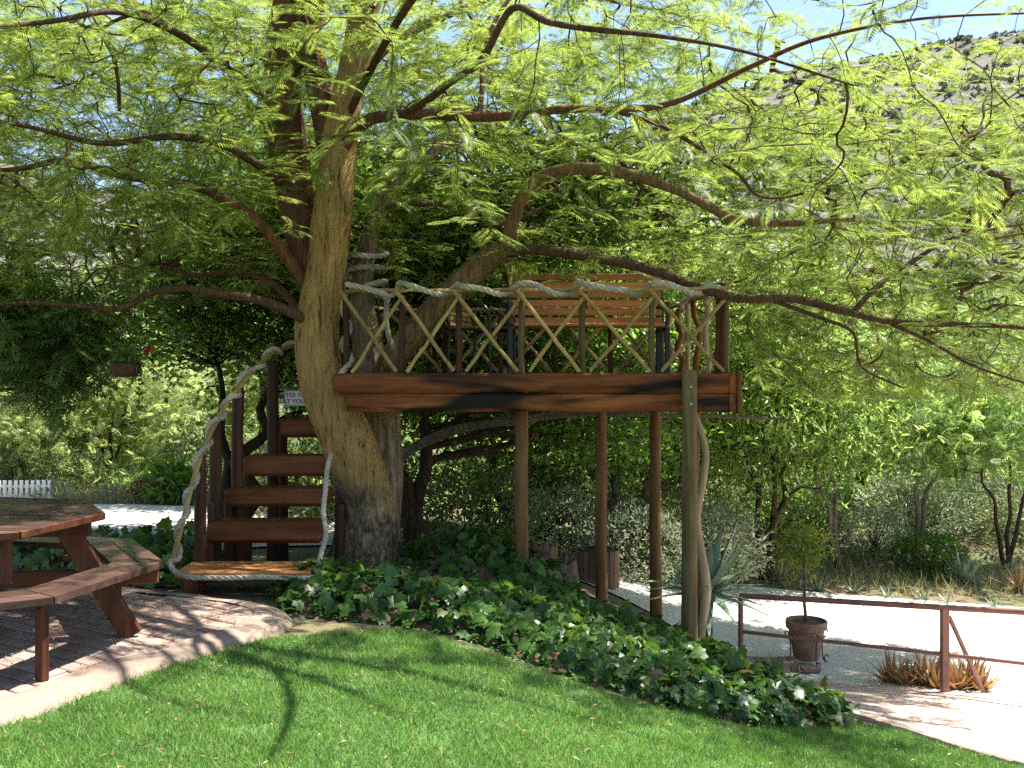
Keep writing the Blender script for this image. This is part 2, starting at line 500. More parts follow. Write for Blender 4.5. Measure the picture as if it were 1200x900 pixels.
# ------------------------------------------------------------------ terrain
CP = np.array([
    (-3, 4, -.07), (-2.2, 5, -.07), (0, 4, -.05), (0, 1.5, 0), (-4, 1.5, 0), (3.5, 2, -.45), (-1.6, 6.1, -.07), (-.6, 6.3, -.1),
    (.1, 5.9, -.2), (.5, 5.7, -.28), (1, 5.6, -.4), (1.5, 5.8, -.55), (2.2, 6.25, -.7), (2.8, 6.0, -.74), (3.2, 5.6, -.74), (1.2, 4.2, -.32), (2.2, 4.2, -.55),
    (1.45, 7.9, -.72), (3.65, 8.3, -1.13), (2.2, 9.3, -1.27), (2.9, 9.6, -1.3), (4.5, 7.4, -1.05), (5.5, 6.5, -1.0), (-1.4, 8.5, -.1), (-2.3, 7.6, -.06), (-2.3, 8.8, -.1),
    (-5, 6, -.03), (-6, 9, -.15), (-3.5, 9.5, -.2), (.1, 8.6, -.3), (-.6, 9.8, -.25), (.9, 9.6, -.6), (1.0, 11.3, -.85), (3, 10.8, -1.36), (5, 9.5, -1.36), (8, 9, -1.6), (9, 12, -1.65),
    (3.3, 13.5, -1.4), (6.5, 13, -1.52), (1.5, 14.5, -1.15), (-1.5, 13, -.6), (-4, 12, -.33), (-8, 12, -.3), (-4, 15, -.4), (-9, 15, -.4), (0, 17, -.9), (5, 16, -1.3), (10, 16, -1.4),
    (-12, 8, -.1), (12, 6, -1.5), (-10, 2, 0), (10, 1, -1.2), (-14, 20, -.3), (0, 24, -.8), (14, 20, -1.2), (-16, 32, 0), (0, 32, -.2), (16, 32, -.3)], dtype=float)
def _tps_fit(P):
    n = len(P)
    d = np.hypot(P[:, None, 0] - P[None, :, 0], P[:, None, 1] - P[None, :, 1])
    K = np.where(d > 0, d * d * np.log(d + 1e-12), 0) + np.eye(n) * 0.02
    A = np.zeros((n + 3, n + 3)); A[:n, :n] = K; A[:n, n] = 1; A[:n, n + 1:] = P[:, :2]; A[n, :n] = 1; A[n + 1:, :n] = P[:, :2].T
    b = np.zeros(n + 3); b[:n] = P[:, 2]
    return np.linalg.solve(A, b)
_W = _tps_fit(CP)
def T(x, y):
    x = np.atleast_1d(np.asarray(x, float)).ravel(); y = np.atleast_1d(np.asarray(y, float)).ravel()
    d2 = (x[:, None] - CP[None, :, 0]) ** 2 + (y[:, None] - CP[None, :, 1]) ** 2
    K = 0.5 * d2 * np.log(d2 + 1e-12)
    z = K @ _W[:-3] + _W[-3] + _W[-2] * x + _W[-1] * y
    return np.clip(z, -2.2, .8)
def t1(x, y): return float(T(x, y)[0])

def inside(poly, x, y):
    x = np.asarray(x); y = np.asarray(y); r = np.zeros(x.shape, bool)
    n = len(poly)
    for i in range(n):
        x1, y1 = poly[i]; x2, y2 = poly[(i + 1) % n]
        c = ((y1 > y) != (y2 > y)) & (x < (x2 - x1) * (y - y1) / ((y2 - y1) + 1e-12) + x1)
        r ^= c
    return r

def grid_sheet(name, x0, x1, y0, y1, step, off, mat, mask=None, kind='structure'):
    xs = np.arange(x0, x1 + step / 2, step); ys = np.arange(y0, y1 + step / 2, step)
    X, Y = np.meshgrid(xs, ys)
    Z = T(X, Y).reshape(X.shape) + off
    V = np.stack([X, Y, Z], -1).reshape(-1, 3)
    ny, nx = X.shape
    I = np.arange(nx * ny).reshape(ny, nx)
    F = np.stack([I[:-1, :-1], I[:-1, 1:], I[1:, 1:], I[1:, :-1]], -1).reshape(-1, 4)
    if mask is not None:
        c = V[F].mean(1)
        F = F[mask(c[:, 0], c[:, 1])]
        used = np.unique(F); rem = -np.ones(len(V), int); rem[used] = np.arange(len(used))
        V = V[used]; F = rem[F]
    return tag(np_mesh(name, V, F, mat, smooth=True), kind=kind)

def ground_mat():
    m, nt, b, out = new_mat('grassy_soil')
    f = tex_noise(nt, .9, 6, .65); f2 = tex_noise(nt, 28, 4, .65)
    c = ramp(nt, f, [(.3, (.07, .095, .03)), (.48, (.12, .12, .05)), (.62, (.17, .12, .07)), (.8, (.20, .13, .085))])
    c = mixc(nt, .6, c, ramp(nt, f2, [(.3, (.6, .6, .6)), (.7, (1.25, 1.25, 1.2))]), 'MULTIPLY')
    nt.links.new(c, b.inputs['Base Color']); b.inputs['Roughness'].default_value = 1.0
    nt.links.new(bump(nt, f2, .9, .03), b.inputs['Normal'])
    return m
M['ground'] = ground_mat()
grid_sheet('ground', -40, 40, -4, 40, .4, 0, M['ground'])

def strip(name, left, right, mat, off, n_across=8, step=.3, thick=0.0):
    """ruled strip between two polylines draped on the terrain"""
    L = crom([(p[0], p[1], 0) for p in left], step); R = crom([(p[0], p[1], 0) for p in right], step)
    n = max(len(L), len(R))
    def res(P):
        P = np.array([p[:2] for p in P]); d = np.r_[0, np.cumsum(np.hypot(*np.diff(P, axis=0).T))]
        t = np.linspace(0, d[-1], n)
        return np.stack([np.interp(t, d, P[:, 0]), np.interp(t, d, P[:, 1])], -1)
    L, R = res(L), res(R)
    s = np.linspace(0, 1, n_across + 1)
    G = L[:, None, :] * (1 - s)[None, :, None] + R[:, None, :] * s[None, :, None]
    Z = T(G[..., 0], G[..., 1]).reshape(G.shape[:2]) + off
    V = np.concatenate([G, Z[..., None]], -1)
    if thick:
        e0 = V[:, :1].copy(); e0[..., 2] -= thick; e1 = V[:, -1:].copy(); e1[..., 2] -= thick
        V = np.concatenate([e0, V, e1], 1)
    ny, nx = V.shape[:2]
    I = np.arange(nx * ny).reshape(ny, nx)
    F = np.stack([I[:-1, :-1], I[:-1, 1:], I[1:, 1:], I[1:, :-1]], -1).reshape(-1, 4)
    return tag(np_mesh(name, V.reshape(-1, 3), F, mat, smooth=not thick), kind='structure')

strip('gravel_road', [(-22, 10.2), (-8, 9.9), (-4, 9.9), (-1.5, 10.6), (.4, 11.0), (1.5, 10.2), (2.2, 9.4), (3.68, 8.36), (5.0, 7.4), (8, 6.0), (16, 4)],
      [(-22, 14.6), (-8, 14.5), (-4, 14.2), (-1.5, 13.8), (.5, 13.9), (2.2, 13.9), (3.4, 13.7), (5.0, 13.4), (6.8, 13.0), (10, 12.6), (20, 12)], M['gravel'], .02, 26, .3)
strip('path', [(1.85, 8.75), (1.9, 8.3), (2.1, 7.2), (2.5, 6.55), (2.8, 6.05), (3.1, 5.75), (4.0, 5.0), (6, 4)],
      [(2.05, 9.5), (2.2, 9.42), (2.9, 8.92), (3.66, 8.36), (4.5, 7.6), (5.2, 6.9), (6, 6.1), (8.5, 5.0)], M['path'], .035, 14, .15, thick=.07)

# lawn
LAWN = [(-2.6, 4.55), (-2.15, 5.08), (-1.98, 5.5), (-1.72, 5.9), (-1.55, 6.12), (-.7, 6.4), (-.2, 6.15), (.1, 5.95), (.5, 5.8), (1, 5.75), (1.5, 5.9), (2.2, 6.45), (2.5, 6.5),
        (2.8, 6.0), (3.1, 5.7), (4.0, 4.9), (6, 3.9), (6, 0), (-6, 0), (-4.5, 3.2), (-3.2, 4.2)]
grid_sheet('lawn', -6, 6, 0, 6.6, .08, .012, M['lawn'], lambda x, y: inside(LAWN, x, y))

def grass_blades(name, n, dens_fn, h0, h1, w, mat, lean=.5, label=None, area=None, off=.012):
    x = RNG.uniform(area[0], area[1], n); y = RNG.uniform(area[2], area[3], n)
    keep = dens_fn(x, y)
    x, y = x[keep], y[keep]; n = len(x)
    z = T(x, y) + off - .004
    h = RNG.uniform(h0, h1, n); a = RNG.uniform(0, 2 * np.pi, n)
    lx = RNG.normal(0, lean, n) * h; ly = RNG.normal(0, lean, n) * h
    V = np.zeros((n, 3, 3))
    V[:, 0] = np.stack([x - np.cos(a) * w, y - np.sin(a) * w, z], -1)
    V[:, 1] = np.stack([x + np.cos(a) * w, y + np.sin(a) * w, z], -1)
    V[:, 2] = np.stack([x + lx, y + ly, z + h], -1)
    o = np_mesh(name, V.reshape(-1, 3), np.arange(3 * n).reshape(-1, 3), mat)
    return tag(o, label, 'grass', kind='stuff')
def lawn_dens(x, y):
    k = np.array([nz(a, b, 3.3, 1.7) for a, b in zip(x, y)])
    bare = np.array([nz(a, b, 9.1, 3.1) for a, b in zip(x, y)])
    jx = np.array([nz(a, b, 21, 5.0) for a, b in zip(x, y)]) * .09; jy = np.array([nz(a, b, 31, 5.0) for a, b in zip(x, y)]) * .09
    return inside(LAWN, x + jx, y + jy) & (RNG.uniform(0, 1, len(x)) < .72 + .4 * k) & ((bare < .42) | (RNG.uniform(0, 1, len(x)) < .45)) & (np.abs(x) < y * .56 + .3)
grass_blades('grass', 420000, lawn_dens, .018, .045, .0026, M['grass'], .55, 'short green lawn grass dappled with tree shade', (-3.2, 4.2, 3.4, 6.6))

# hillside
RX = np.array([-400, 0, 200, 450, 600, 700, 800, 950, 1200, 1700.]); RY = np.array([190, 215, 235, 235, 222, 195, 135, 92, 55, 40.])
def hill_z(x, y):
    az = 600 + 1150 * x / np.maximum(y, 1)
    H = (437 - np.interp(az, RX, RY)) / 1150 * 230 + 2
    t = np.clip((y - 26) / (230 - 26), 0, 1); s = t * t * (3 - 2 * t) * .45 + t * .55
    s = np.where(y > 230, 1 - (y - 230) / 500, s)
    base = np.where(y < 40, 0, 0)
    return -1.3 + H * s + base
hx = np.linspace(-230, 230, 150); hy = 27 + (np.linspace(0, 1, 110) ** 1.6) * 330
HX, HY = np.meshgrid(hx, hy); HX = HX * (0.25 + HY / 230 * .9)
HZm = hill_z(HX, HY)
nn = np.array([nz(a, b, 0, .03) * 6 + nz(a, b, 5, .11) * 1.8 + nz(a, b, 8, .35) * .5 for a, b in zip(HX.ravel(), HY.ravel())]).reshape(HX.shape)
HZm = HZm + nn * np.clip((HY - 32) / 60, 0, 1)
I = np.arange(HX.size).reshape(HX.shape)
F = np.stack([I[:-1, :-1], I[:-1, 1:], I[1:, 1:], I[1:, :-1]], -1).reshape(-1, 4)
hill = tag(np_mesh('hillside', np.stack([HX, HY, HZm], -1).reshape(-1, 3), F, M['hill'], smooth=True), kind='structure')

def instance(tv, tf, base, frames, sc):
    """tv (m,3), tf (f,k), base (n,3), frames (n,3,3) columns = local axes, sc (n,) or (n,3)"""
    sc = np.asarray(sc)
    if sc.ndim == 1: sc = np.repeat(sc[:, None], 3, 1)
    L = tv[None] * sc[:, None, :]
    V = np.einsum('nij,nmj->nmi', frames, L) + base[:, None, :]
    n, m = len(base), len(tv)
    F = tf[None] + (np.arange(n) * m)[:, None, None]
    return V.reshape(-1, 3), F.reshape(-1, tf.shape[1])

def frames_from(d, up):
    d = d / np.maximum(np.linalg.norm(d, axis=1, keepdims=True), 1e-9)
    s = np.cross(up, d); s /= np.maximum(np.linalg.norm(s, axis=1, keepdims=True), 1e-9)
    w = np.cross(d, s)
    return np.stack([d, s, w], -1)

def rand_frames(n, flat=0.0):
    d = RNG.normal(0, 1, (n, 3)); d[:, 2] *= (1 - flat)
    up = RNG.normal(0, 1, (n, 3)) * (1 - flat); up[:, 2] += 1.5 * flat + .2
    return frames_from(d, up)

# scrub on the hill: jittered icosahedra
g = (1 + 5 ** .5) / 2
ICO = np.array([(-1, g, 0), (1, g, 0), (-1, -g, 0), (1, -g, 0), (0, -1, g), (0, 1, g), (0, -1, -g), (0, 1, -g), (g, 0, -1), (g, 0, 1), (-g, 0, -1), (-g, 0, 1)]) / 1.9
ICF = np.array([(0, 11, 5), (0, 5, 1), (0, 1, 7), (0, 7, 10), (0, 10, 11), (1, 5, 9), (5, 11, 4), (11, 10, 2), (10, 7, 6), (7, 1, 8), (3, 9, 4), (3, 4, 2), (3, 2, 6), (3, 6, 8), (3, 8, 9), (4, 9, 5), (2, 4, 11), (6, 2, 10), (8, 6, 7), (9, 8, 1)])
def scrub(name, n, mat, y0, y1, r0, r1, label, n_keep=None):
    y = y0 + (y1 - y0) * RNG.uniform(0, 1, n) ** .8; az = RNG.uniform(-.62, .62, n); x = az * y
    z = hill_z(x, y) + np.array([nz(a, b, 0, .03) * 6 + nz(a, b, 5, .11) * 1.8 + nz(a, b, 8, .35) * .5 for a, b in zip(x, y)]) * np.clip((y - 32) / 60, 0, 1)
    r = RNG.uniform(r0, r1, n) * (.6 + y / 200)
    fr = rand_frames(n)
    k = 12
    d = RNG.normal(0, 1, (n * k, 3)); d[:, 2] = np.abs(d[:, 2]) * .8; d /= np.linalg.norm(d, axis=1, keepdims=True)
    base = np.repeat(np.stack([x, y, z], -1), k, 0) + d * np.repeat(r, k)[:, None] * RNG.uniform(.2, .9, (n * k, 1))
    tv = np.array([(-.5, -.35, 0), (.5, -.3, .1), (.45, .35, -.1), (-.4, .4, .15)]); tf = np.array([(0, 1, 2), (0, 2, 3)])
    V, Fc = instance(tv, tf, base, frames_from(d + RNG.normal(0, .8, d.shape), RNG.normal(0, 1, d.shape)), np.repeat(r, k) * RNG.uniform(.5, 1.0, n * k))
    return tag(np_mesh(name, V, Fc, mat), label, 'scrub', kind='stuff')
scrub('hill_scrub', 9000, M['scrub'], 30, 235, .30, .75, 'grey green scrub dotting the far hillside')

# ------------------------------------------------------------------ the terrace at the left
TER_Z = 0.0
TOP = [(-3.6, 3.6), (-2.9, 4.3), (-2.5, 4.80), (-2.34, 5.21), (-2.03, 5.75), (-1.83, 6.07), (-1.70, 6.32), (-1.70, 6.55), (-1.86, 6.78), (-2.2, 6.95), (-3.2, 7.35), (-5.0, 7.8), (-8, 8.0), (-8, 3.6)]
slab = tag(MB().prism(TOP, -.25, TER_Z - .012).build('terrace', M['mortar']), kind='structure')
# brick pavers, one mesh shared
bw, bl, jt = .105, .215, .012
pb = MB(); pb.plank((0, 0, -.02), (bl / 2, 0, 0), (0, bw / 2, 0), (0, 0, .02), .006)
b0 = pb.build('brick', M['brick'], slab)
bme = b0.data; first = True
ang = math.radians(-32); ca, sa = math.cos(ang), math.sin(ang)
cand = []
for r in range(-60, 60):
    for c in range(-40, 40):
        u = c * (bl + jt) + (.5 * (bl + jt) if r % 2 else 0); v = r * (bw + jt)
        x = u * ca - v * sa - 3; y = u * sa + v * ca + 6
        if inside(TOP, np.array([x]), np.array([y]))[0] and abs(x) < y * .56 + .15 and y > 4.4 and x > -4.6:
            cand.append((x, y))
cand.sort(key=lambda p: p[1])
rest = MB()
for i, (x, y) in enumerate(cand):
    z = TER_Z + random.uniform(-.004, .004)
    ry = random.gauss(0, .012)
    if i < 300:
        if first: o = b0; first = False
        else:
            o = bpy.data.objects.new('brick', bme); COL.objects.link(o); o.parent = slab
        o.location = (x, y, z); o.rotation_euler = (random.gauss(0, .012), ry, ang + random.gauss(0, .02))
    else:
        rest.plank((x, y, z - .02), Vector((ca, sa, 0)) * bl / 2, Vector((-sa, ca, 0)) * bw / 2, (0, 0, .02), .006)
if rest.v: tag(rest.build('brick_paving', M['brick'], slab), kind='stuff')
# the rounded concrete edge sloping down to the lawn
prof = [(0, -.002), (.04, .0), (.09, -.006), (.16, -.022), (.22, -.048), (.26, -.085), (.27, -.2)]
edge = crom([(p[0], p[1], 0) for p in TOP[:12]], .10)
ap = MB(); rows = []
for i, p in enumerate(edge):
    tdir = (edge[min(i + 1, len(edge) - 1)] - edge[max(i - 1, 0)]).normalized()
    nrm = Vector((tdir.y, -tdir.x, 0))
    rows.append([p + nrm * (d * (1 + .12 * nz(p.x, p.y, 4, 3)) - .02) + Vector((0, 0, z + .006 + .012 * nz(p.x, p.y, d * 9, 4))) for d, z in prof])
vs = [q for r in rows for q in r]; k = len(prof)
fs = [(i * k + j, i * k + j + 1, (i + 1) * k + j + 1, (i + 1) * k + j) for i in range(len(rows) - 1) for j in range(k - 1)]
ap.add(vs, fs)
ap.build('edging', M['apron'], slab, smooth=True)

# ------------------------------------------------------------------ foliage tools
def frond_template(npair, pin_len=.34, pin_w=.055, droop=.10, sweep=62):
    vs, fs = [], []
    def tri(b, d, ln, w, wz):
        sd = np.array([-d[1], d[0], 0])
        m_ = b + d * ln * .22
        vs.extend([m_ + sd * w * .5, m_ - sd * w * .5, b + d * ln + np.array([0, 0, wz])])
        n = len(vs); fs.append((n - 3, n - 2, n - 1))
    for k in range(npair):
        u = .14 + .82 * k / (npair - 1)
        ln = pin_len * (math.sin(math.pi * (.22 + .68 * (k + .5) / npair)) ** .8)
        for s in (1, -1):
            a = math.radians(sweep - 22 * k / npair) * s
            z = -droop * u * u
            tri(np.array([u, 0, z]), np.array([math.cos(a), math.sin(a), 0]), ln, pin_w, -.04)
    tri(np.array([.85, 0, -droop * .9]), np.array([1., 0, 0]), pin_len * .7, pin_w, -.05)
    tri(np.array([-.2, 0, 0]), np.array([1., 0, 0]), 1.15, .022, -droop)
    return np.array(vs), np.array(fs)
FR_BIG = frond_template(13, .32, .052)
FR_SML = frond_template(7, .40, .13)
LEAF = (np.array([(0, 0, 0), (.5, .26, .07), (1, 0, -.06), (.5, -.26, .07)]), np.array([(0, 1, 2, 3)]))
LEAF_T = (np.array([(0, 0, 0), (.42, .27, .08), (1, 0, -.08), (.42, -.27, .08)]), np.array([(0, 2, 1), (0, 3, 2)]))
LEAF_N = (np.array([(0, 0, 0), (.42, .14, .04), (1, 0, -.10), (.42, -.14, .04)]), np.array([(0, 2, 1), (0, 3, 2)]))

# ------------------------------------------------------------------ the big tree
def trunk_tube(path, rad, n=30, amp=.09, freq=9, seed=0.0, twist=.6):
    """furrowed bark stem, real relief"""
    m = len(path)
    u = (path[1] - path[0]).normalized().orthogonal().normalized()
    V = []
    s = 0
    for i, p in enumerate(path):
        t = (path[min(i + 1, m - 1)] - path[max(i - 1, 0)]).normalized()
        u = (u - t * u.dot(t)).normalized(); w = t.cross(u)
        if i: s += (p - path[i - 1]).length
        for k in range(n):
            a = 2 * math.pi * k / n
            f = mnoise.noise(Vector((math.cos(a) * freq * .35 + seed, math.sin(a) * freq * .35, s * 1.6))) * .9
            f += (1 - abs(mnoise.noise(Vector((math.cos(a) * freq, math.sin(a) * freq + seed, s * 2.2))))) * .8 - .5
            f += mnoise.noise(Vector((math.cos(a) * 1.2 + seed, math.sin(a) * 1.2, s * 2.0))) * 1.2
            V.append(p + (u * math.cos(a) + w * math.sin(a)) * rad[i] * (1 + amp * f))
    F = []
    for i in range(m - 1):
        for k in range(n):
            j = (k + 1) % n
            F.append((i * n + k, i * n + j, (i + 1) * n + j, (i + 1) * n + k))
    return [tuple(v) for v in V], F

tree = thing('acacia_tree', 'big feathery leaved tree with forked gnarled trunk growing through the wooden platform', 'tree', tuple(at(422, 668, 8.5)))
SK_P, SK_PAR, SK_R, SK_D = [], [], [], []      # skeleton: position, parent index, radius, direction

def px_path(lst, step=.08):
    pts = [at(a, b, d) for a, b, d, r in lst]
    return crom(pts, step, [r for a, b, d, r in lst])

def add_limb(lst, name, mat, n=10, amp=.06, step=.08, seed=0.0, attract=True, root=None):
    P, R = px_path(lst, step)
    V, F = trunk_tube(P, R, n, amp, 6, seed)
    mb = MB(); mb.add(V, F)
    o = mb.build(name, mat, root or tree, smooth=True)
    if attract:
        base = len(SK_P)
        for i, p in enumerate(P):
            SK_P.append(p); SK_PAR.append(base + i - 1 if i else -1); SK_R.append(R[i])
            SK_D.append((P[min(i + 1, len(P) - 1)] - P[max(i - 1, 0)]).normalized())
    return o

# stem A: yellowish leaning trunk; stem B: cork-barked base; further stems above
add_limb([(430, 725, 8.55, .47), (427, 680, 8.52, .385), (427, 640, 8.5, .295), (428, 600, 8.48, .25), (422, 560, 8.44, .225), (406, 515, 8.40, .215), (387, 470, 8.37, .205), (375, 430, 8.36, .195), (371, 390, 8.36, .185), (376, 345, 8.38, .172), (384, 300, 8.4, .165), (389, 250, 8.42, .162), (393, 205, 8.45, .16), (398, 165, 8.48, .152), (406, 120, 8.5, .14), (416, 70, 8.5, .13), (430, 0, 8.45, .11), (450, -110, 8.3, .07), (470, -220, 8.1, .05)],
         'trunk', M['bark_trunk'], 44, .10, .045, 1.3)
add_limb([(436, 725, 8.72, .34), (439, 640, 8.72, .245), (442, 560, 8.74, .20), (444, 500, 8.76, .185), (440, 450, 8.78, .165), (432, 405, 8.8, .125), (426, 360, 8.82, .10), (426, 315, 8.85, .085), (434, 275, 8.9, .075), (450, 240, 8.95, .07), (475, 205, 9.0, .06), (520, 170, 9.2, .045), (570, 130, 9.5, .035)],
         'trunk', M['bark_rough'], 40, .17, .05, 7.7)
add_limb([(378, 345, 8.46, .11), (362, 300, 8.56, .14), (349, 250, 8.66, .155), (341, 200, 8.7, .16), (335, 140, 8.7, .16), (333, 80, 8.7, .16), (338, 20, 8.65, .145), (350, -60, 8.5, .12), (352, -180, 8.2, .08)],
         'trunk', M['bark_red'], 34, .11, .055, 4.1)
add_limb([(391, 215, 8.5, .09), (385, 160, 8.55, .11), (374, 100, 8.6, .11), (364, 40, 8.6, .10), (374, -30, 8.5, .09), (385, -150, 8.2, .07)], 'trunk', M['bark_red'], 24, .10, .06, 9.4)

LB = M['bark_limb']
limbs = [
    # the long diagonal limb under the deck rail and its two arms to the right
    [(440, 455, 8.75, .16), (470, 408, 8.72, .145), (505, 368, 8.72, .135), (540, 333, 8.72, .13), (570, 305, 8.72, .12), (592, 293, 8.7, .11)],
    [(588, 297, 8.7, .09), (598, 270, 8.65, .085), (610, 236, 8.6, .08), (632, 208, 8.55, .075), (670, 198, 8.45, .072), (710, 199, 8.35, .068), (750, 208, 8.3, .062), (800, 226, 8.2, .055), (860, 256, 8.1, .045), (930, 262, 8.0, .035), (1010, 258, 7.9, .028), (1100, 285, 7.8, .02), (1230, 268, 7.6, .012)],
    [(588, 296, 8.7, .10), (625, 292, 8.6, .085), (670, 298, 8.5, .08), (720, 306, 8.35, .075), (770, 318, 8.2, .07), (820, 338, 8.05, .065), (870, 350, 7.9, .06), (930, 350, 7.8, .056), (985, 364, 7.7, .052), (1045, 377, 7.6, .046), (1110, 380, 7.5, .038), (1200, 384, 7.3, .028), (1300, 400, 7.1, .015)],
    [(1000, 366, 7.68, .034), (1030, 334, 7.7, .032), (1075, 303, 7.75, .028), (1120, 278, 7.8, .022), (1200, 262, 7.9, .012)],
    [(1045, 380, 7.6, .026), (1090, 400, 7.45, .022), (1140, 428, 7.3, .018), (1210, 452, 7.1, .01)],
    [(905, 352, 7.85, .026), (960, 372, 7.7, .024), (1000, 390, 7.6, .02), (1010, 430, 7.5, .016), (1060, 455, 7.4, .01)],
    # upper right limbs
    [(400, 178, 8.4, .085), (418, 150, 8.3, .08), (446, 137, 8.2, .075), (500, 134, 8.05, .065), (560, 137, 7.9, .058), (610, 135, 7.75, .052), (660, 128, 7.6, .046), (720, 128, 7.5, .04), (790, 120, 7.4, .034), (880, 78, 7.2, .028), (960, 45, 7.0, .022), (1080, 22, 6.8, .015), (1220, 15, 6.5, .009)],
    [(455, 142, 8.1, .05), (490, 125, 7.6, .046), (530, 95, 7.2, .042), (565, 70, 6.9, .04), (600, 10, 6.5, .036), (640, 25, 6.3, .032), (690, 34, 6.1, .028), (770, 42, 5.9, .022), (870, 60, 5.7, .015), (1000, 100, 5.6, .008)],
    [(560, 138, 7.9, .036), (565, 105, 8.0, .034), (568, 60, 8.1, .032), (590, 8, 8.2, .028), (640, -40, 8.3, .02), (740, -90, 8.3, .012)],
    [(450, 245, 8.9, .06), (475, 236, 9.1, .055), (520, 244, 9.5, .045), (580, 262, 9.9, .035), (640, 240, 10.3, .025), (720, 180, 10.7, .015)],
    [(410, 120, 8.5, .07), (450, 60, 8.8, .06), (520, 20, 9.3, .05), (620, -10, 9.9, .04), (760, 10, 10.5, .028), (920, 50, 10.8, .015)],
    [(720, 130, 7.5, .03), (780, 150, 7.7, .028), (860, 200, 7.9, .024), (900, 232, 8.0, .02), (1000, 210, 8.2, .014), (1130, 160, 8.5, .008)],
    # left limbs
    [(372, 385, 8.3, .075), (345, 368, 8.2, .068), (305, 352, 8.1, .06), (270, 346, 8.0, .052), (215, 338, 7.9, .045), (175, 344, 7.8, .04), (142, 362, 7.7, .034), (90, 358, 7.6, .03), (40, 355, 7.5, .026), (-40, 358, 7.3, .016)],
    [(355, 372, 8.35, .06), (335, 345, 8.5, .056), (312, 328, 8.6, .05), (275, 318, 8.8, .04), (225, 322, 9.0, .03), (160, 300, 9.2, .018)],
    [(362, 340, 8.4, .085), (335, 300, 8.35, .08), (305, 262, 8.3, .075), (270, 238, 8.2, .07), (235, 220, 8.1, .062), (190, 212, 8.0, .055), (140, 205, 7.9, .048), (80, 188, 7.8, .04), (20, 198, 7.7, .03), (-80, 205, 7.5, .015)],
    [(345, 225, 8.6, .06), (318, 205, 8.3, .056), (285, 182, 8.0, .05), (255, 168, 7.7, .046), (200, 160, 7.4, .04), (120, 168, 7.0, .032), (40, 150, 6.7, .024), (-60, 130, 6.4, .012)],
    [(330, 150, 8.6, .06), (300, 105, 8.3, .055), (262, 78, 8.0, .05), (210, 40, 7.6, .044), (140, 14, 7.2, .036), (60, 25, 6.8, .028), (-40, 35, 6.4, .014)],
    [(205, 38, 7.6, .03), (170, 15, 7.9, .026), (120, 35, 8.3, .022), (135, 70, 8.5, .02), (60, 105, 8.8, .015), (-30, 110, 9.0, .008)],
    [(350, 120, 8.6, .05), (300, 60, 9.1, .045), (230, 20, 9.7, .036), (130, 10, 10.2, .026), (0, 60, 10.6, .012)],
    [(140, 130, 7.6, .022), (138, 90, 7.55, .024), (130, 60, 7.5, .024), (110, 30, 7.45, .02)],
    # towards the camera and up, they shade the lawn
    [(402, 150, 8.5, .05), (430, 90, 8.1, .05), (490, -10, 7.1, .045), (600, -120, 6.2, .035), (760, -220, 5.6, .02), (950, -260, 5.2, .01)],
    [(372, 90, 8.5, .07), (345, 0, 8.0, .06), (290, -60, 7.5, .045), (200, -100, 7.0, .03), (60, -110, 6.6, .015)],
    [(520, -30, 6.8, .035), (640, -30, 6.2, .03), (800, -20, 5.8, .02), (960, 0, 5.6, .01)],
    [(430, 10, 8.45, .085), (500, -60, 7.8, .08), (640, -75, 7.0, .07), (800, -55, 6.4, .06), (1000, -75, 6.0, .045), (1220, -65, 5.7, .025)],
    [(436, -20, 8.4, .08), (560, -120, 7.4, .07), (720, -140, 6.6, .06), (850, -170, 6.0, .045), (960, -230, 5.5, .02)],
    [(640, -75, 7.0, .05), (710, -45, 6.3, .045), (760, -70, 5.7, .04), (800, -130, 5.2, .03), (850, -240, 4.8, .015)],
]
for i, L in enumerate(limbs):
    L = [(a, b, d, r * (.9 if i == 0 else .72 if i == 1 else .58 if i == 2 else .62 if i > 22 else .66)) for a, b, d, r in L]
    add_limb(L, 'limb', LB if i not in (0, 1, 6, 14) else (M['bark_tan'] if i < 2 else M['bark_red']), 12 if L[0][3] > .05 else 8, .07, .08, i * 3.1)

# crown: attraction points joined to the nearest branch, then fronds along the twigs
def z_low(x, y):
    base = 2.52 + .05 * (8 - y)
    base = base - np.clip((x - 1.9) / 1.6, 0, 1) * 1.05 - np.clip((-2.6 - x) / 2, 0, 1) * .18
    return base
NT = 17500
tx = RNG.uniform(-7.2, 8.2, NT); ty = RNG.uniform(6.0, 12.4, NT)
tz = z_low(tx, ty) + RNG.uniform(0, 1, NT) ** 1.1 * 3.4
ex = (tx - .3) / 8.0; ey = (ty - 8.4) / 4.2
keep = (ex ** 2 + ey ** 2 < 1)
dens = np.where(tx > 1.5, .66, .66)
dens = np.where(ty > 10.4, 1.0, dens)
dens = np.where(ty < 6.2, dens * .7, dens)
dens = np.where((ty < 7.6) & (tx > -1) & (tx < 3), dens * .62, dens)
dens = np.where((tz < 2.9) & (np.abs(tx) < 2.2), dens * .55, dens)
keep &= RNG.uniform(0, 1, NT) < dens
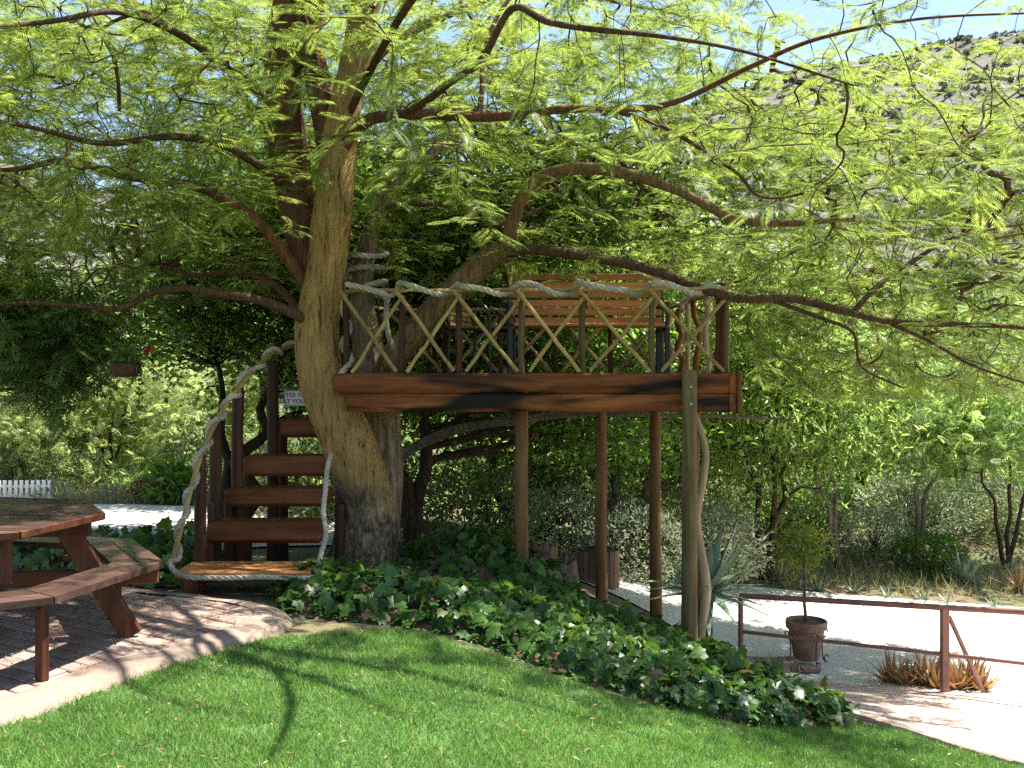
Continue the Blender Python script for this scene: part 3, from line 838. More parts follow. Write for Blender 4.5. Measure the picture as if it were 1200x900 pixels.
# leave the window to the sky open and keep the trunk in view
pxs = 600 + 1150 * tx / ty; pys = 437 - (tz - EYE) * 1150 / ty
keep &= ~((pxs > 330) & (pxs < 440) & (pys > 60) & (ty < 8.6) & (RNG.uniform(0, 1, NT) < .6))
keep &= ~((pxs > 585) & (pxs < 830) & (pys > 185) & (pys < 300) & (ty < 8.5) & (RNG.uniform(0, 1, NT) < .8))
keep &= ~((pxs > 300) & (pxs < 430) & (pys > 180) & (ty < 8.6) & (RNG.uniform(0, 1, NT) < .7))
keep &= ~((ty < 8.0) & (tx > -.5) & (RNG.uniform(0, 1, NT) < .35))
keep &= ~((ty < 9.0) & (tx > 3.0) & (RNG.uniform(0, 1, NT) < .4))
keep &= ~((ty > 8.0) & (ty < 10.6) & (tx > .2) & (tx < 4.2) & (tz > 2.9) & (RNG.uniform(0, 1, NT) < .55))
keep &= (tx < ty * .54 + .35) & (tx > -ty * .58 - .8)
keep &= (pys > -50) | (RNG.uniform(0, 1, NT) < .22)
keep &= ~((ty < 7.4) & (tx > -.8) & (tz > 3.3) & (RNG.uniform(0, 1, NT) < .6))
TG = np.stack([tx, ty, tz], -1)[keep]
sk = np.array([tuple(p) for p in SK_P]); skd = np.array([tuple(p) for p in SK_D]); skr = np.array(SK_R); skp = list(SK_PAR)
skip = skr > .16
dist = np.min(np.linalg.norm(TG[:, None, :] - sk[None, ~skip, :], axis=2), axis=1)
TG = TG[np.argsort(dist)]
cap = 140000
P = np.zeros((cap, 3)); Dr = np.zeros((cap, 3)); par = -np.ones(cap, int); n0 = len(sk)
P[:n0] = sk; Dr[:n0] = skd; par[:n0] = skp; cnt = n0
usable = np.ones(cap, bool); usable[:n0] = ~skip
paths = []
hub = np.array([-1.3, 8.4, 3.0])
for t in TG:
    d = P[:cnt] - t
    dl = np.sqrt((d * d).sum(1))
    fwd = -(d * Dr[:cnt]).sum(1) / np.maximum(dl, 1e-6)           # heading roughly outwards
    cost = dl * (1.35 - .35 * fwd) + (~usable[:cnt]) * 99
    j = int(np.argmin(cost)); L = dl[j]
    if L < .12 or L > 3.0: continue
    a = P[j]; dr = Dr[j]
    out = t - hub; out[2] *= .15; out /= np.linalg.norm(out) + 1e-9
    c1 = a + (dr * .35 + (t - a) / L * .65) * L * .4
    c2 = t - (out * .75 + (t - a) / L * .5) * L * .33
    n = max(4, int(L / .10)); s = np.linspace(0, 1, n + 1)[1:, None]
    Q = (1 - s) ** 3 * a + 3 * (1 - s) ** 2 * s * c1 + 3 * (1 - s) * s * s * c2 + s ** 3 * t
    Q += RNG.normal(0, .008, Q.shape)
    m = len(Q)
    if cnt + m > cap: break
    P[cnt:cnt + m] = Q; par[cnt:cnt + m] = [j] + list(range(cnt, cnt + m - 1))
    dd = np.diff(np.vstack([a, Q]), axis=0); Dr[cnt:cnt + m] = dd / (np.linalg.norm(dd, axis=1, keepdims=True) + 1e-9)
    paths.append((j, cnt, m)); cnt += m
area = np.zeros(cnt)
TIP = .0028
for (j, s0, m) in paths: area[s0 + m - 1] += TIP ** 2.5
for i in range(cnt - 1, n0 - 1, -1):
    q = par[i]
    if q >= n0: area[q] += area[i]
rad = np.maximum(area, TIP ** 2.5) ** (1 / 2.5)
tw = MB()
for (j, s0, m) in paths:
    pts = [Vector(P[j])] + [Vector(P[s0 + k]) for k in range(m)]
    rr = [rad[s0] * 1.05] + [min(rad[s0 + k], .05) for k in range(m)]
    tw.tube(pts, rr, 5 if rr[0] > .012 else 4, caps=False)
tag(tw.build('twigs', LB, tree, smooth=True), kind='stuff')
FB, FD, FL = [], [], []
for (j, s0, m) in paths:
    seg = P[s0:s0 + m]
    start = max(0, int(m * .25))
    side = 1
    for k in range(start, m):
        if rad[s0 + k] > .02: continue
        for rep in range(2 if RNG.uniform() < .9 else 1):
            d = Dr[s0 + k]; hx_ = np.array([-d[1], d[0], 0]) * side; side = -side
            dirv = d * RNG.uniform(.3, 1.0) + hx_ * RNG.uniform(.5, 1.1); dirv[2] = dirv[2] * .4 + RNG.normal(.0, .09)
            FB.append(seg[k]); FD.append(dirv); FL.append(RNG.uniform(.13, .25))
    d = Dr[s0 + m - 1].copy(); d[2] *= .4
    FB.append(seg[-1]); FD.append(d); FL.append(RNG.uniform(.18, .29))
FB = np.array(FB); FD = np.array(FD); FL = np.array(FL)
up = np.zeros_like(FD); up[:, 2] = 1; up += RNG.normal(0, .12, up.shape)
fr = frames_from(FD, up)
scl = np.stack([FL, FL * RNG.uniform(.85, 1.2, len(FL)), FL * RNG.uniform(.3, 2.6, len(FL))], -1)
V, Fq = instance(FR_BIG[0], FR_BIG[1], FB, fr, scl)
crown = np_mesh('crown', V, Fq, M['frond'], tree, kind='stuff')
print('FRONDS', len(FB), 'paths', len(paths), 'tris', len(Fq) * 2)

# ------------------------------------------------------------------ background trees
def wander(a, b, n=6, amp=.06, sag=0.0):
    a = Vector(a); b = Vector(b); L = (b - a).length
    out = []
    for i in range(n + 1):
        t = i / n
        p = a.lerp(b, t) + Vector((random.gauss(0, 1), random.gauss(0, 1), random.gauss(0, .6))) * amp * L * math.sin(math.pi * t) * .5
        p.z += sag * L * math.sin(math.pi * t)
        out.append(p)
    return out

def make_tree(name, label, loc, stems, r0, blobs, nclump, nleaf, leaf, lsize, lmat, bmat, csize=.35, flat=.3, shell=.55, group=None, droop=0.0, trunk_name='trunk', jitz=.7, wob=.05):
    """stems: list of stem top offsets; blobs: ellipsoids (cx,cy,cz,rx,ry,rz) relative to the base"""
    root = thing(name, label, 'tree', loc, group)
    o = Vector(loc)
    sk = []
    for (sx, sy, sz) in stems:
        path = wander((0, 0, -.15), (sx, sy, sz), 8, wob)
        path = crom(path, .15)
        m = len(path)
        rr = [r0 * (1.25 if i == 0 else 1) * (1 - .75 * i / m) for i in range(m)]
        V_, F_ = trunk_tube([o + p for p in path], rr, 12, .1, 6, sx * 7 + loc[0])
        MB().add(V_, F_).build(trunk_name, bmat, root, smooth=True)
        for i, p in enumerate(path):
            if p.z > sz * .3: sk.append((p, rr[i]))
    br = MB()
    tot = sum(b[3] * b[4] * b[5] for b in blobs)
    CC = []
    for b in blobs:
        k = max(3, int(nclump * b[3] * b[4] * b[5] / tot))
        for _ in range(k):
            d = Vector((random.gauss(0, 1), random.gauss(0, 1), random.gauss(0, 1))).normalized()
            r = (shell + (1 - shell) * random.random()) if random.random() < .8 else random.random()
            c = Vector((b[0] + d.x * b[3] * r, b[1] + d.y * b[4] * r, b[2] + d.z * b[5] * r))
            CC.append(c)
            q, qr = min(sk, key=lambda s: (s[0] - c).length + max(0, s[0].z - c.z) * .8)
            if (q - c).length > .2 and random.random() < .75:
                pth = wander(q, c, 4, .12, .05)
                r1 = min(qr * .6, .012 + .012 * (q - c).length)
                br.tube([o + p for p in pth], [r1 * (1 - .8 * i / 4) for i in range(5)], 5, caps=False)
    if br.v: tag(br.build('branches', bmat, root, smooth=True), kind='stuff')
    CC = np.array([tuple(c) for c in CC])
    n = len(CC) * nleaf
    cs = csize * RNG.uniform(.6, 1.4, len(CC))
    base = np.repeat(CC, nleaf, 0) + RNG.normal(0, 1, (n, 3)) * np.repeat(cs, nleaf)[:, None] * np.array([1, 1, jitz])[None]
    d = RNG.normal(0, 1, (n, 3)); d[:, 2] = d[:, 2] * (1 - flat) - droop
    upv = RNG.normal(0, 1, (n, 3)) * (1 - flat * .6); upv[:, 2] += 1.0
    sc = lsize * RNG.uniform(.6, 1.35, n)
    keep = base[:, 2] + loc[2] > T(base[:, 0] + loc[0], base[:, 1] + loc[1]) + .06
    V, Fc = instance(leaf[0], leaf[1], base[keep] + np.array(loc)[None], frames_from(d[keep], upv[keep]), sc[keep])
    np_mesh('crown', V, Fc, lmat, root, kind='stuff')
    return root

def gp(px, D, dz=0.0):
    x = (px - CX) / FPX * D
    return (x, D, t1(x, D) + dz)

G_BACK = 'trees behind the platform'
# broadleaf tree right behind the trunk
ta = make_tree('broadleaf_tree', 'dense green tree with dark trunk standing right behind the platform', gp(488, 10.7), [(.1, .3, 2.6), (-.5, .2, 2.2)], .10,
          [(.2, 1.0, 2.7, 2.3, 1.4, 1.5), (1.9, 1.2, 1.7, 1.6, 1.2, .9), (-1.0, 1.3, 3.2, 1.6, 1.2, 1.2), (1.2, 1.6, 4.0, 2.0, 1.4, 1.0)], 300, 130, LEAF_T, .095, M['broad_mid'], M['bark_dark'], .30, .35, .4, G_BACK, droop=.3)
# its long grey bough that runs under the deck
bp, brd = px_path([(462, 538, 10.7, .06), (500, 517, 10.6, .055), (540, 502, 10.5, .05), (600, 493, 10.4, .042), (680, 484, 10.3, .034), (760, 486, 10.2, .026), (850, 488, 10.1, .018), (930, 492, 10.0, .01)])
V_, F_ = trunk_tube(bp, brd, 10, .08, 6, 2.2)
MB().add(V_, F_).build('limb', M['bark_grey'], ta, smooth=True)
make_tree('broadleaf_tree', 'dark leafy tree spreading low behind the rope stair', gp(270, 11.2), [(-.2, .2, 2.0), (.7, .2, 2.6)], .09,
          [(-.5, .5, 2.4, 1.4, 1.0, .75), (.6, .8, 3.0, 1.6, 1.2, 1.1), (.9, .6, 1.9, .8, .8, .8)], 130, 110, LEAF_T, .09, M['broad_dark'], M['bark_dark'], .28, .45, .4, G_BACK, droop=.25)
make_tree('broadleaf_tree', 'bright green tree rising above the slatted bench', gp(730, 14.5), [(.1, 0, 3.4), (-.6, .2, 3.0), (.7, .1, 2.8)], .10,
          [(0, .5, 3.8, 2.2, 1.4, 1.5), (-1.5, .5, 2.9, 1.4, 1.2, 1.1), (1.3, .3, 2.2, 1.5, 1.2, 1.2)], 260, 110, LEAF_T, .11, M['broad_light'], M['bark_grey'], .34, .3, .45, G_BACK, droop=.35)
make_tree('drooping_tree', 'light green tree with drooping leaves right of the platform corner', gp(897, 14.2), [(.15, 0, 2.4), (-.25, .2, 2.2), (.6, .3, 2.5)], .06,
          [(.1, 0, 3.1, 1.5, 1.2, 1.5), (-.7, .2, 2.6, 1.1, 1.0, 1.2), (.9, .1, 2.3, .9, .9, 1.0), (.2, .1, 4.2, 1.1, 1.0, .9)], 190, 115, LEAF_N, .125, M['broad_light'], M['bark_dark'], .30, .2, .4, G_BACK, droop=.9)
make_tree('broadleaf_tree', 'green tree low behind the wooden posts with drooping foliage', gp(610, 13.2), [(.2, 0, 2.3), (-.5, .2, 2.0)], .09,
          [(0, .4, 2.3, 2.0, 1.1, 1.1), (1.6, .5, 2.0, 1.4, 1.0, 1.0)], 160, 110, LEAF_T, .10, M['broad_mid'], M['bark_dark'], .30, .3, .45, G_BACK, droop=.35)
make_tree('broadleaf_tree', 'tall dark tree seen between the forked trunks', gp(330, 15.5), [(0, 0, 4.0), (.8, .2, 3.6)], .12,
          [(0, .5, 4.6, 2.4, 1.6, 1.6), (1.6, .4, 4.2, 1.6, 1.4, 1.5), (-1.4, .5, 3.4, 1.2, 1.2, 1.0)], 240, 100, LEAF_T, .12, M['broad_mid'], M['bark_dark'], .38, .3, .45, G_BACK, droop=.3)

# feathery trees: three prototypes, copied
def feathery(name, label, loc, H, W, mat, nclump, bmat, group, stems=None, fl=.21, low=True):
    stems = stems or [(.25 * W, .1, H * .75), (-.3 * W, .1, H * .7), (.05, .2, H * .8)]
    bl = [(0, 0, H * .72, W, W * .8, H * .26), (W * .5, 0, H * .58, W * .65, W * .6, H * .22), (-W * .55, .1, H * .60, W * .65, W * .6, H * .22)] if not low else None
    return make_tree(name, label, loc, stems, .036 * H / 3, bl or [(0, 0, H * .68, W, W * .8, H * .32), (W * .5, 0, H * .45, W * .65, W * .6, H * .30), (-W * .55, .1, H * .42, W * .65, W * .6, H * .32), (0, .4, H * .30, W * .9, W * .5, H * .22)],
                     nclump, 26, FR_SML, fl, mat, bmat, .36, .25, .35, group, wob=.025)
G_FEA = 'feathery trees beyond the gravel road'
fa = feathery('feathery_tree', 'bushy yellow green acacia behind the picnic table with dark forked stem', gp(128, 18.5), 3.0, 1.7, M['feather_yellow'], 105, M['bark_dark'], G_FEA)
fb = feathery('feathery_tree', 'bright green feathery tree on a slim leaning stem beyond the brown railing', gp(1068, 15.6), 4.0, 1.6, M['feather_bright'], 85, M['bark_grey'], G_FEA, stems=[(.35, 0, 3.4), (.9, .3, 3.0)], low=False)
fc = feathery('feathery_tree', 'feathery tree with dark forked stems at the right edge', gp(1180, 15.2), 3.3, 1.7, M['feather_bright'], 85, M['bark_dark'], G_FEA, stems=[(-.5, 0, 2.2), (.1, .1, 2.5), (.6, .1, 2.3)], low=False)
copy_tree(fa, gp(30, 17.5), 2.0, (1.0, 1.0, .95), 'yellow green feathery tree at the far left above the white fence', G_FEA)
copy_tree(fa, gp(215, 21), 4.0, (1.2, 1.2, 1.3), 'yellow green feathery tree just left of the stair posts', G_FEA)
copy_tree(fb, gp(62, 20), 1.2, (1.15, 1.15, 1.05), 'pale green feathery tree with thin stems left of the yellow acacia', G_FEA)
copy_tree(fb, gp(985, 15.0), 3.3, (.9, .9, .95), 'feathery tree with straight dark stem behind the potted tree', G_FEA)
copy_tree(fc, gp(1010, 20), .8, (1.2, 1.2, 1.25), 'tall feathery tree behind the straight dark stem', G_FEA)
copy_tree(fc, gp(1120, 19.5), 2.1, (1.2, 1.2, 1.15), 'feathery tree between the slim leaning stem and the right edge', G_FEA)
copy_tree(fb, gp(1215, 21), 4.4, (1.3, 1.3, 1.15), 'feathery tree far behind the right edge', G_FEA)
copy_tree(fc, gp(880, 20), 5.0, (1.2, 1.2, 1.2), 'feathery tree behind the drooping light green tree', G_FEA)
copy_tree(fa, gp(-60, 22), 5.1, (1.3, 1.3, 1.3), 'feathery tree cut by the left edge of the view', G_FEA)
copy_tree(fb, gp(420, 22), .3, (1.3, 1.3, 1.2), 'feathery tree behind the dark spreading tree and the trunk', G_FEA)
copy_tree(fc, gp(680, 21), 1.9, (1.4, 1.4, 1.1), 'feathery tree far behind the slatted bench', G_FEA)
copy_tree(fb, gp(560, 24), 2.7, (1.5, 1.5, 1.25), 'feathery tree far behind the garden chair', G_FEA)
for (src, px, D, rz, k, lb) in ((fa, 100, 25, 1.1, 1.5, 'feathery tree in the back row behind the yellow acacia'), (fa, 190, 26, 2.9, 1.6, 'feathery tree in the back row left of the stair'), (fa, 10, 26, 3.7, 1.5, 'feathery tree in the back row at the far left'),
        (fb, 300, 25, .5, 1.5, 'feathery tree in the back row behind the stair posts'), (fc, 790, 25, 1.3, 1.5, 'feathery tree in the back row behind the corner post'), (fb, 950, 26, 3.9, 1.4, 'feathery tree in the back row above the potted tree'),
        (fa, 1060, 27, .9, 1.6, 'feathery tree in the back row above the slim leaning stem'), (fc, 1160, 27, 4.9, 1.6, 'feathery tree in the back row at the right')):
    copy_tree(src, gp(px, D), rz, (k, k, k * .9), lb, G_FEA)
def undergrowth(name, label, n, k, mat, r0, r1, ls, test):
    x = RNG.uniform(-17, 17, n); y = RNG.uniform(14.5, 34, n); ok = test(x, y); x, y = x[ok], y[ok]; n = len(x)
    z = T(x, y); r = RNG.uniform(r0, r1, n)
    d = RNG.normal(0, 1, (n * k, 3)); d[:, 2] = np.abs(d[:, 2]); d /= np.linalg.norm(d, axis=1, keepdims=True)
    base = np.repeat(np.stack([x, y, z], -1), k, 0) + d * np.repeat(r, k)[:, None] * RNG.uniform(.25, 1, (n * k, 1))
    V, Fc = instance(LEAF_N[0], LEAF_N[1], base, frames_from(d + RNG.normal(0, .6, d.shape), RNG.normal(0, 1, d.shape)), ls * RNG.uniform(.6, 1.4, n * k))
    tag(np_mesh(name, V, Fc, mat), label, 'undergrowth', kind='stuff')
undergrowth('undergrowth', 'low green undergrowth beneath the trees beyond the road', 1500, 70, M['feather_bright'], .2, .6, .16, lambda x, y: (np.abs(x) < y * .6) & (y > np.where(x > 0, 17.5, 16.2)))
undergrowth('grey_undergrowth', 'low grey green undergrowth on the far bank', 800, 60, M['grey_leaf'], .15, .45, .12, lambda x, y: (np.abs(x) < y * .6) & (y > 14.8) & (y < 24) & ((x < -2.5) | (x > 2.5)))
# dark feathery bough hanging at the left edge
feathery_dark = make_tree('hanging_tree', 'dark feathery tree drooping in at the left edge above the table', gp(-70, 9.5), [(.5, 0, 2.9), (-.5, .3, 3.2)], .10,
     [(1.0, 0, 2.05, .75, .6, .62), (.3, .3, 2.5, .7, .7, .4), (1.35, .1, 2.1, .4, .4, .3)], 95, 22, FR_SML, .24, M['feather_dark'], M['bark_dark'], .20, .4, .3, droop=.4)

# shrubs
def shrub(name, label, loc, W, H, nl, leaf, ls, mat, group=None, csize=.16, droop=0.0, flat=.0):
    root = thing(name, label, 'shrub', loc, group)
    st = MB(); o = Vector(loc)
    tips = []
    for i in range(9):
        a = random.uniform(0, 6.28); r = W * random.uniform(.2, .75)
        tip = Vector((math.cos(a) * r, math.sin(a) * r, H * random.uniform(.5, .9)))
        st.tube([o + p for p in wander((0, 0, -.08), tip, 4, .1)], [.018, .014, .01, .007, .004], 5, caps=False)
        tips.append(tip)
    st.build('stems', M['bark_dark'], root, smooth=True)
    n = nl
    d = RNG.normal(0, 1, (n, 3)); d /= np.linalg.norm(d, axis=1, keepdims=True)
    r = RNG.uniform(.35, 1, n) ** .5
    lump = np.array([1 + .28 * nz(a * 2.3 + loc[0], b * 2.3 + loc[1], c * 2.3) for a, b, c in d])
    base = d * (r * lump)[:, None] * np.array([W, W, H * .55])[None] + np.array([0, 0, H * .5])[None]
    keep = base[:, 2] > .02
    base = base[keep]; d = d[keep]; n = len(base)
    dd = d * .7 + RNG.normal(0, .7, (n, 3)); dd[:, 2] += .2 - droop
    up = RNG.normal(0, 1, (n, 3)); up[:, 2] += .6
    V, Fc = instance(leaf[0], leaf[1], base + np.array(loc)[None], frames_from(dd, up), ls * RNG.uniform(.6, 1.4, n))
    np_mesh('foliage', V, Fc, mat, root, kind='stuff')
    return root
G_SH = 'shrubs beyond the gravel road'
sa = shrub('shrub', 'silver grey bush behind the wooden barrel', gp(745, 12.6), .75, 1.0, 3200, LEAF_N, .07, M['grey_leaf'], G_SH)
sb = shrub('shrub', 'olive green bush left of the wooden barrel', gp(560, 12.2), .85, 1.1, 3200, LEAF_T, .06, M['olive_leaf'], G_SH)
sd = shrub('shrub', 'round dark green bush beside the pale agave', gp(1090, 14.9), .55, .55, 2200, LEAF_T, .06, M['broad_dark'], G_SH)
se = shrub('shrub', 'rust coloured bush left of the stair across the road', gp(176, 15.0), .30, .35, 700, LEAF_N, .08, M['rust_leaf'], G_SH)
sf = shrub('shrub', 'strappy green clump left of the stair across the road', gp(203, 14.7), .34, .5, 500, LEAF_N, .22, M['broad_mid'], G_SH)
def cps(src, px, D, rz, sc, label): copy_tree(src, gp(px, D), rz, sc, label, G_SH)
cps(sa, 830, 13.3, 1.0, (1.1, 1.1, 1.15), 'silver grey bush behind the corner post')
cps(sa, 655, 12.8, 2.0, (.9, .9, 1.0), 'silver grey bush between the two middle posts')
cps(sb, 470, 12.4, .7, (1, 1, 1.0), 'olive bush behind the dark trunk of the dense tree')
cps(sb, 780, 15.2, 2.7, (1.2, 1.2, 1.1), 'olive bush behind the back right post')
cps(sa, 1020, 15.6, 3.0, (.8, .8, .8), 'grey bush beneath the straight dark stem')
cps(sa, 1070, 16.8, 5.0, (1.3, 1.3, 1.2), 'grey bush behind the slim leaning stem')
cps(sb, 950, 15.9, 4.0, (.75, .75, .7), 'olive bush behind the potted tree')
cps(sd, 930, 16.6, 1.4, (1.3, 1.3, 1.5), 'dark green bush in the shade of the drooping tree')
cps(sa, 1150, 17.5, .4, (1.3, 1.3, 1.0), 'grey bush beyond the agave')
cps(sb, 1195, 16.6, 1.4, (1.0, 1.0, .8), 'olive bush behind the forked stems at the right edge')
cps(sa, 20, 17.0, 1.9, (.9, .9, .8), 'grey bush near the white fence')
cps(sb, 75, 17.0, 3.9, (.8, .8, .6), 'olive bush right of the white fence')
cps(sb, 235, 16.5, 4.9, (.9, .9, .9), 'olive bush seen just left of the first stair post')
cps(sb, 330, 13.5, 3.2, (1.1, 1.1, 1.1), 'olive bush seen through the stair')
cps(sd, 400, 14.6, 2.2, (1.6, 1.6, 2.0), 'dark bush behind the big trunk')
cps(sb, 690, 14.6, 5.5, (1.3, 1.3, 1.3), 'olive bush behind the wooden barrel')
cps(sd, 610, 14.8, .9, (1.7, 1.7, 2.2), 'dark bush behind the front post')
cps(sb, 880, 17.2, .2, (1.2, 1.2, 1.0), 'olive bush behind the dark stems of the drooping tree')
# dry grass tufts on the verges
def verge(x, y):
    return (((x < -2.6) & (y > 14.4) & (y < 18)) | ((x > 2.2) & (y > 13.9 - .13 * (x - 2)) & (y < 15.6))) & (RNG.uniform(0, 1, len(x)) < .5 + .8 * np.array([nz(a, b, 2, .9) for a, b in zip(x, y)]))
grass_blades('dry_grass', 26000, verge, .06, .28, .006, M['dry_grass'], .45, 'dry straw coloured grass along the far road verge', (-10, 9, 13, 18))

# ------------------------------------------------------------------ ivy
IVY_T = np.array([(0, 0, 0), (-.12, .30, .02), (.18, .52, -.05), (.42, .32, .05), (.72, .34, -.04), (.68, .17, .03), (1.0, 0, -.08),
                  (.68, -.17, .03), (.72, -.34, -.04), (.42, -.32, .05), (.18, -.52, -.05), (-.12, -.30, .02), (.3, 0, .07)])
IVY_F = np.array([(12, 0, 1), (12, 1, 2), (12, 2, 3), (12, 3, 4), (12, 4, 5), (12, 5, 6), (12, 6, 7), (12, 7, 8), (12, 8, 9), (12, 9, 10), (12, 10, 11), (12, 11, 0)])[:, ::-1]
def ivy_bed(name, label, poly, hmax, dens, ls, mat, nparts=0, edge=.35):
    xs = [p[0] for p in poly]; ys = [p[1] for p in poly]
    cxm, cym = sum(xs) / len(xs), sum(ys) / len(ys)
    root = thing(name, label, 'ivy', (cxm, cym, t1(cxm, cym)))
    PA = np.array(poly + [poly[0]])
    def edist(x, y):
        d = np.full(x.shape, 9.)
        for i in range(len(poly)):
            a = PA[i]; b = PA[i + 1]; ab = b - a; t = np.clip(((x - a[0]) * ab[0] + (y - a[1]) * ab[1]) / (ab @ ab), 0, 1)
            d = np.minimum(d, np.hypot(x - a[0] - t * ab[0], y - a[1] - t * ab[1]))
        return d
    def hgt(x, y):
        e = np.clip(edist(x, y) / edge, 0, 1)
        nv = np.array([nz(a, b, 1.1, 1.6) * .55 + nz(a, b, 6.1, 4.0) * .35 for a, b in zip(x, y)])
        return hmax * np.sqrt(e) * (.75 + .6 * nv)
    # dark tangled stems underneath
    st = .09
    X, Y = np.meshgrid(np.arange(min(xs), max(xs) + st, st), np.arange(min(ys), max(ys) + st, st))
    Z = T(X, Y) + np.maximum(hgt(X.ravel(), Y.ravel()) - .07, -.02)
    I = np.arange(X.size).reshape(X.shape)
    Fm = np.stack([I[:-1, :-1], I[:-1, 1:], I[1:, 1:], I[1:, :-1]], -1).reshape(-1, 4)
    Vm = np.stack([X.ravel(), Y.ravel(), Z], -1)
    c = Vm[Fm].mean(1); Fm = Fm[inside(poly, c[:, 0], c[:, 1])]
    np_mesh('soil_mound', Vm, Fm, M['soil'], root, smooth=True)
    A = (max(xs) - min(xs)) * (max(ys) - min(ys)); n = int(A * dens)
    x = RNG.uniform(min(xs), max(xs), n); y = RNG.uniform(min(ys), max(ys), n)
    k = inside(poly, x, y); x, y = x[k], y[k]; n = len(x)
    h = hgt(x, y)
    z = T(x, y) + np.maximum(h + RNG.uniform(-.12, .06, n), .01)
    e_ = .06
    gx = (hgt(x + e_, y) - hgt(x - e_, y)) / (2 * e_); gy = (hgt(x, y + e_) - hgt(x, y - e_)) / (2 * e_)
    nrm = np.stack([-gx * .9, -gy * .9 - .15, np.ones(n)], -1) + RNG.normal(0, .38, (n, 3))
    d = RNG.normal(0, 1, (n, 3)); d[:, 1] -= .7; d[:, 2] -= .35
    sc = ls * RNG.uniform(.5, 1.35, n)
    fr = frames_from(d, nrm)
    base = np.stack([x, y, z], -1)
    order = np.argsort(y) if nparts else np.arange(n)
    big = order[(sc[order] > ls * .9)][:nparts] if nparts else np.array([], int)
    mask = np.ones(n, bool); mask[big] = False
    V, Fc = instance(IVY_T, IVY_F, base[mask], fr[mask], sc[mask])
    np_mesh('foliage', V, Fc, mat, root, kind='stuff')
    if nparts:
        lm = None
        for i in big:
            if lm is None:
                lm = bpy.data.meshes.new('leaf'); lm.from_pydata([tuple(v) for v in IVY_T], [], [tuple(f) for f in IVY_F]); lm.materials.append(M['ivy_single'])
            o = bpy.data.objects.new('leaf', lm); COL.objects.link(o); o.parent = root
            R = Matrix([list(r) for r in fr[i]]).to_4x4() @ Matrix.Scale(float(sc[i]), 4)
            R.translation = Vector(base[i]) - WLOC[root.name]
            o.matrix_local = R
    return root
# single leaves vary by object instead of by island
def ivy_single():
    m, nt, b, out = new_mat('ivy_single_leaf')
    ri = rnd_obj(nt)
    c1 = ramp(nt, ri, [(0, (.03, .075, .018)), (.5, (.05, .115, .024)), (.96, (.09, .18, .03)), (.985, (.16, .12, .05))])
    c2 = ramp(nt, ri, [(0, (.05, .10, .015)), (.5, (.14, .27, .035)), (.96, (.2, .36, .04)), (.985, (.18, .14, .05))])
    nt.links.new(c1, b.inputs['Base Color']); b.inputs['Roughness'].default_value = .38; b.inputs['Specular IOR Level'].default_value = .45
    tr = nt.nodes.new('ShaderNodeBsdfTranslucent'); nt.links.new(c2, tr.inputs['Color'])
    mx = nt.nodes.new('ShaderNodeMixShader'); mx.inputs['Fac'].default_value = .28
    nt.links.new(b.outputs['BSDF'], mx.inputs[1]); nt.links.new(tr.outputs['BSDF'], mx.inputs[2]); nt.links.new(mx.outputs['Shader'], out.inputs['Surface'])
    return m
M['ivy_single'] = ivy_single()
ivy_bed('ivy_bed', 'glossy green ivy bed spilling from the tree trunk down to the lawn edge', [(-1.75, 7.2), (-1.55, 6.75), (-.9, 6.6), (-.3, 6.45), (.1, 6.1), (.5, 5.95), (1, 5.85), (1.5, 5.95), (2.2, 6.35), (2.32, 6.6), (1.95, 7.1), (1.72, 7.9), (1.55, 8.3), (.9, 8.1), (.3, 7.9), (-.5, 7.7), (-1.0, 7.9), (-1.75, 7.75)], .24, 800, .095, M['ivy'], 300)
ivy_bed('ivy_bank', 'dark shaded ivy bank under the wooden platform', [(-.95, 7.9), (-.5, 7.65), (.3, 7.85), (.75, 8.1), (.6, 9.0), (.2, 9.8), (-.7, 10.1), (-1.1, 9.4)], .34, 420, .10, M['ivy'])
ivy_bed('ivy_hedge', 'ivy hedge between the picnic table and the gravel road', [(-5.5, 8.1), (-4.2, 7.9), (-3.2, 7.5), (-2.5, 7.6), (-2.45, 8.7), (-3.2, 9.2), (-4.5, 9.3), (-5.6, 9.2)], .34, 330, .11, M['ivy'], edge=.25)

# ------------------------------------------------------------------ the platform in the tree
DZ = 1.60
FL_, FR_, BR_, BL_ = Vector((-1.44, 8.15, DZ)), Vector((1.76, 8.0, DZ)), Vector((1.52, 9.75, DZ)), Vector((-1.3, 9.9, DZ))
plat = thing('tree_platform', 'raised red brown wooden platform on poles with crossed lath railings around the tree', 'platform', (0.1, 8.9, t1(.1, 8.9)))
def half_log(a, b, zc, hh, depth, name, mat, nrm, seed=0):
    """split log beam: rounded outer face"""
    a = Vector(a); b = Vector(b); mb = MB(); n = 36; L = (b - a)
    prof = [(-.02, -hh), (depth * .80, -hh * .99), (depth * .95, -hh * .86), (depth, -hh * .4), (depth, hh * .4), (depth * .95, hh * .86), (depth * .80, hh * .99), (-.02, hh)]
    vs = []
    for i in range(n + 1):
        t = i / n; p = a + L * t
        e = 1.0 if 0 < i < n else .94
        for (d, z) in prof:
            w = 1 + (.14 * nz(t * 3.4, seed * 3.7, 0, 1.0) + .05 * nz(t * 14, z * 9 + seed, 2) if z < 0 else .03 * nz(t * 12, seed, 2))
            vs.append(Vector((p.x, p.y, zc)) + nrm * d * e + Vector((0, 0, z * w * e)))
    k = len(prof)
    fs = [(i * k + j, (i + 1) * k + j, (i + 1) * k + (j + 1) % k, i * k + (j + 1) % k) for i in range(n) for j in range(k)]
    fs += [tuple(range(k)), tuple(range(n * k + k - 1, n * k - 1, -1))]
    mb.add(vs, fs)
    return mb.build(name, mat, plat, smooth=True)
nf = Vector((-(FR_.y - FL_.y), (FR_.x - FL_.x), 0)).normalized() * -1
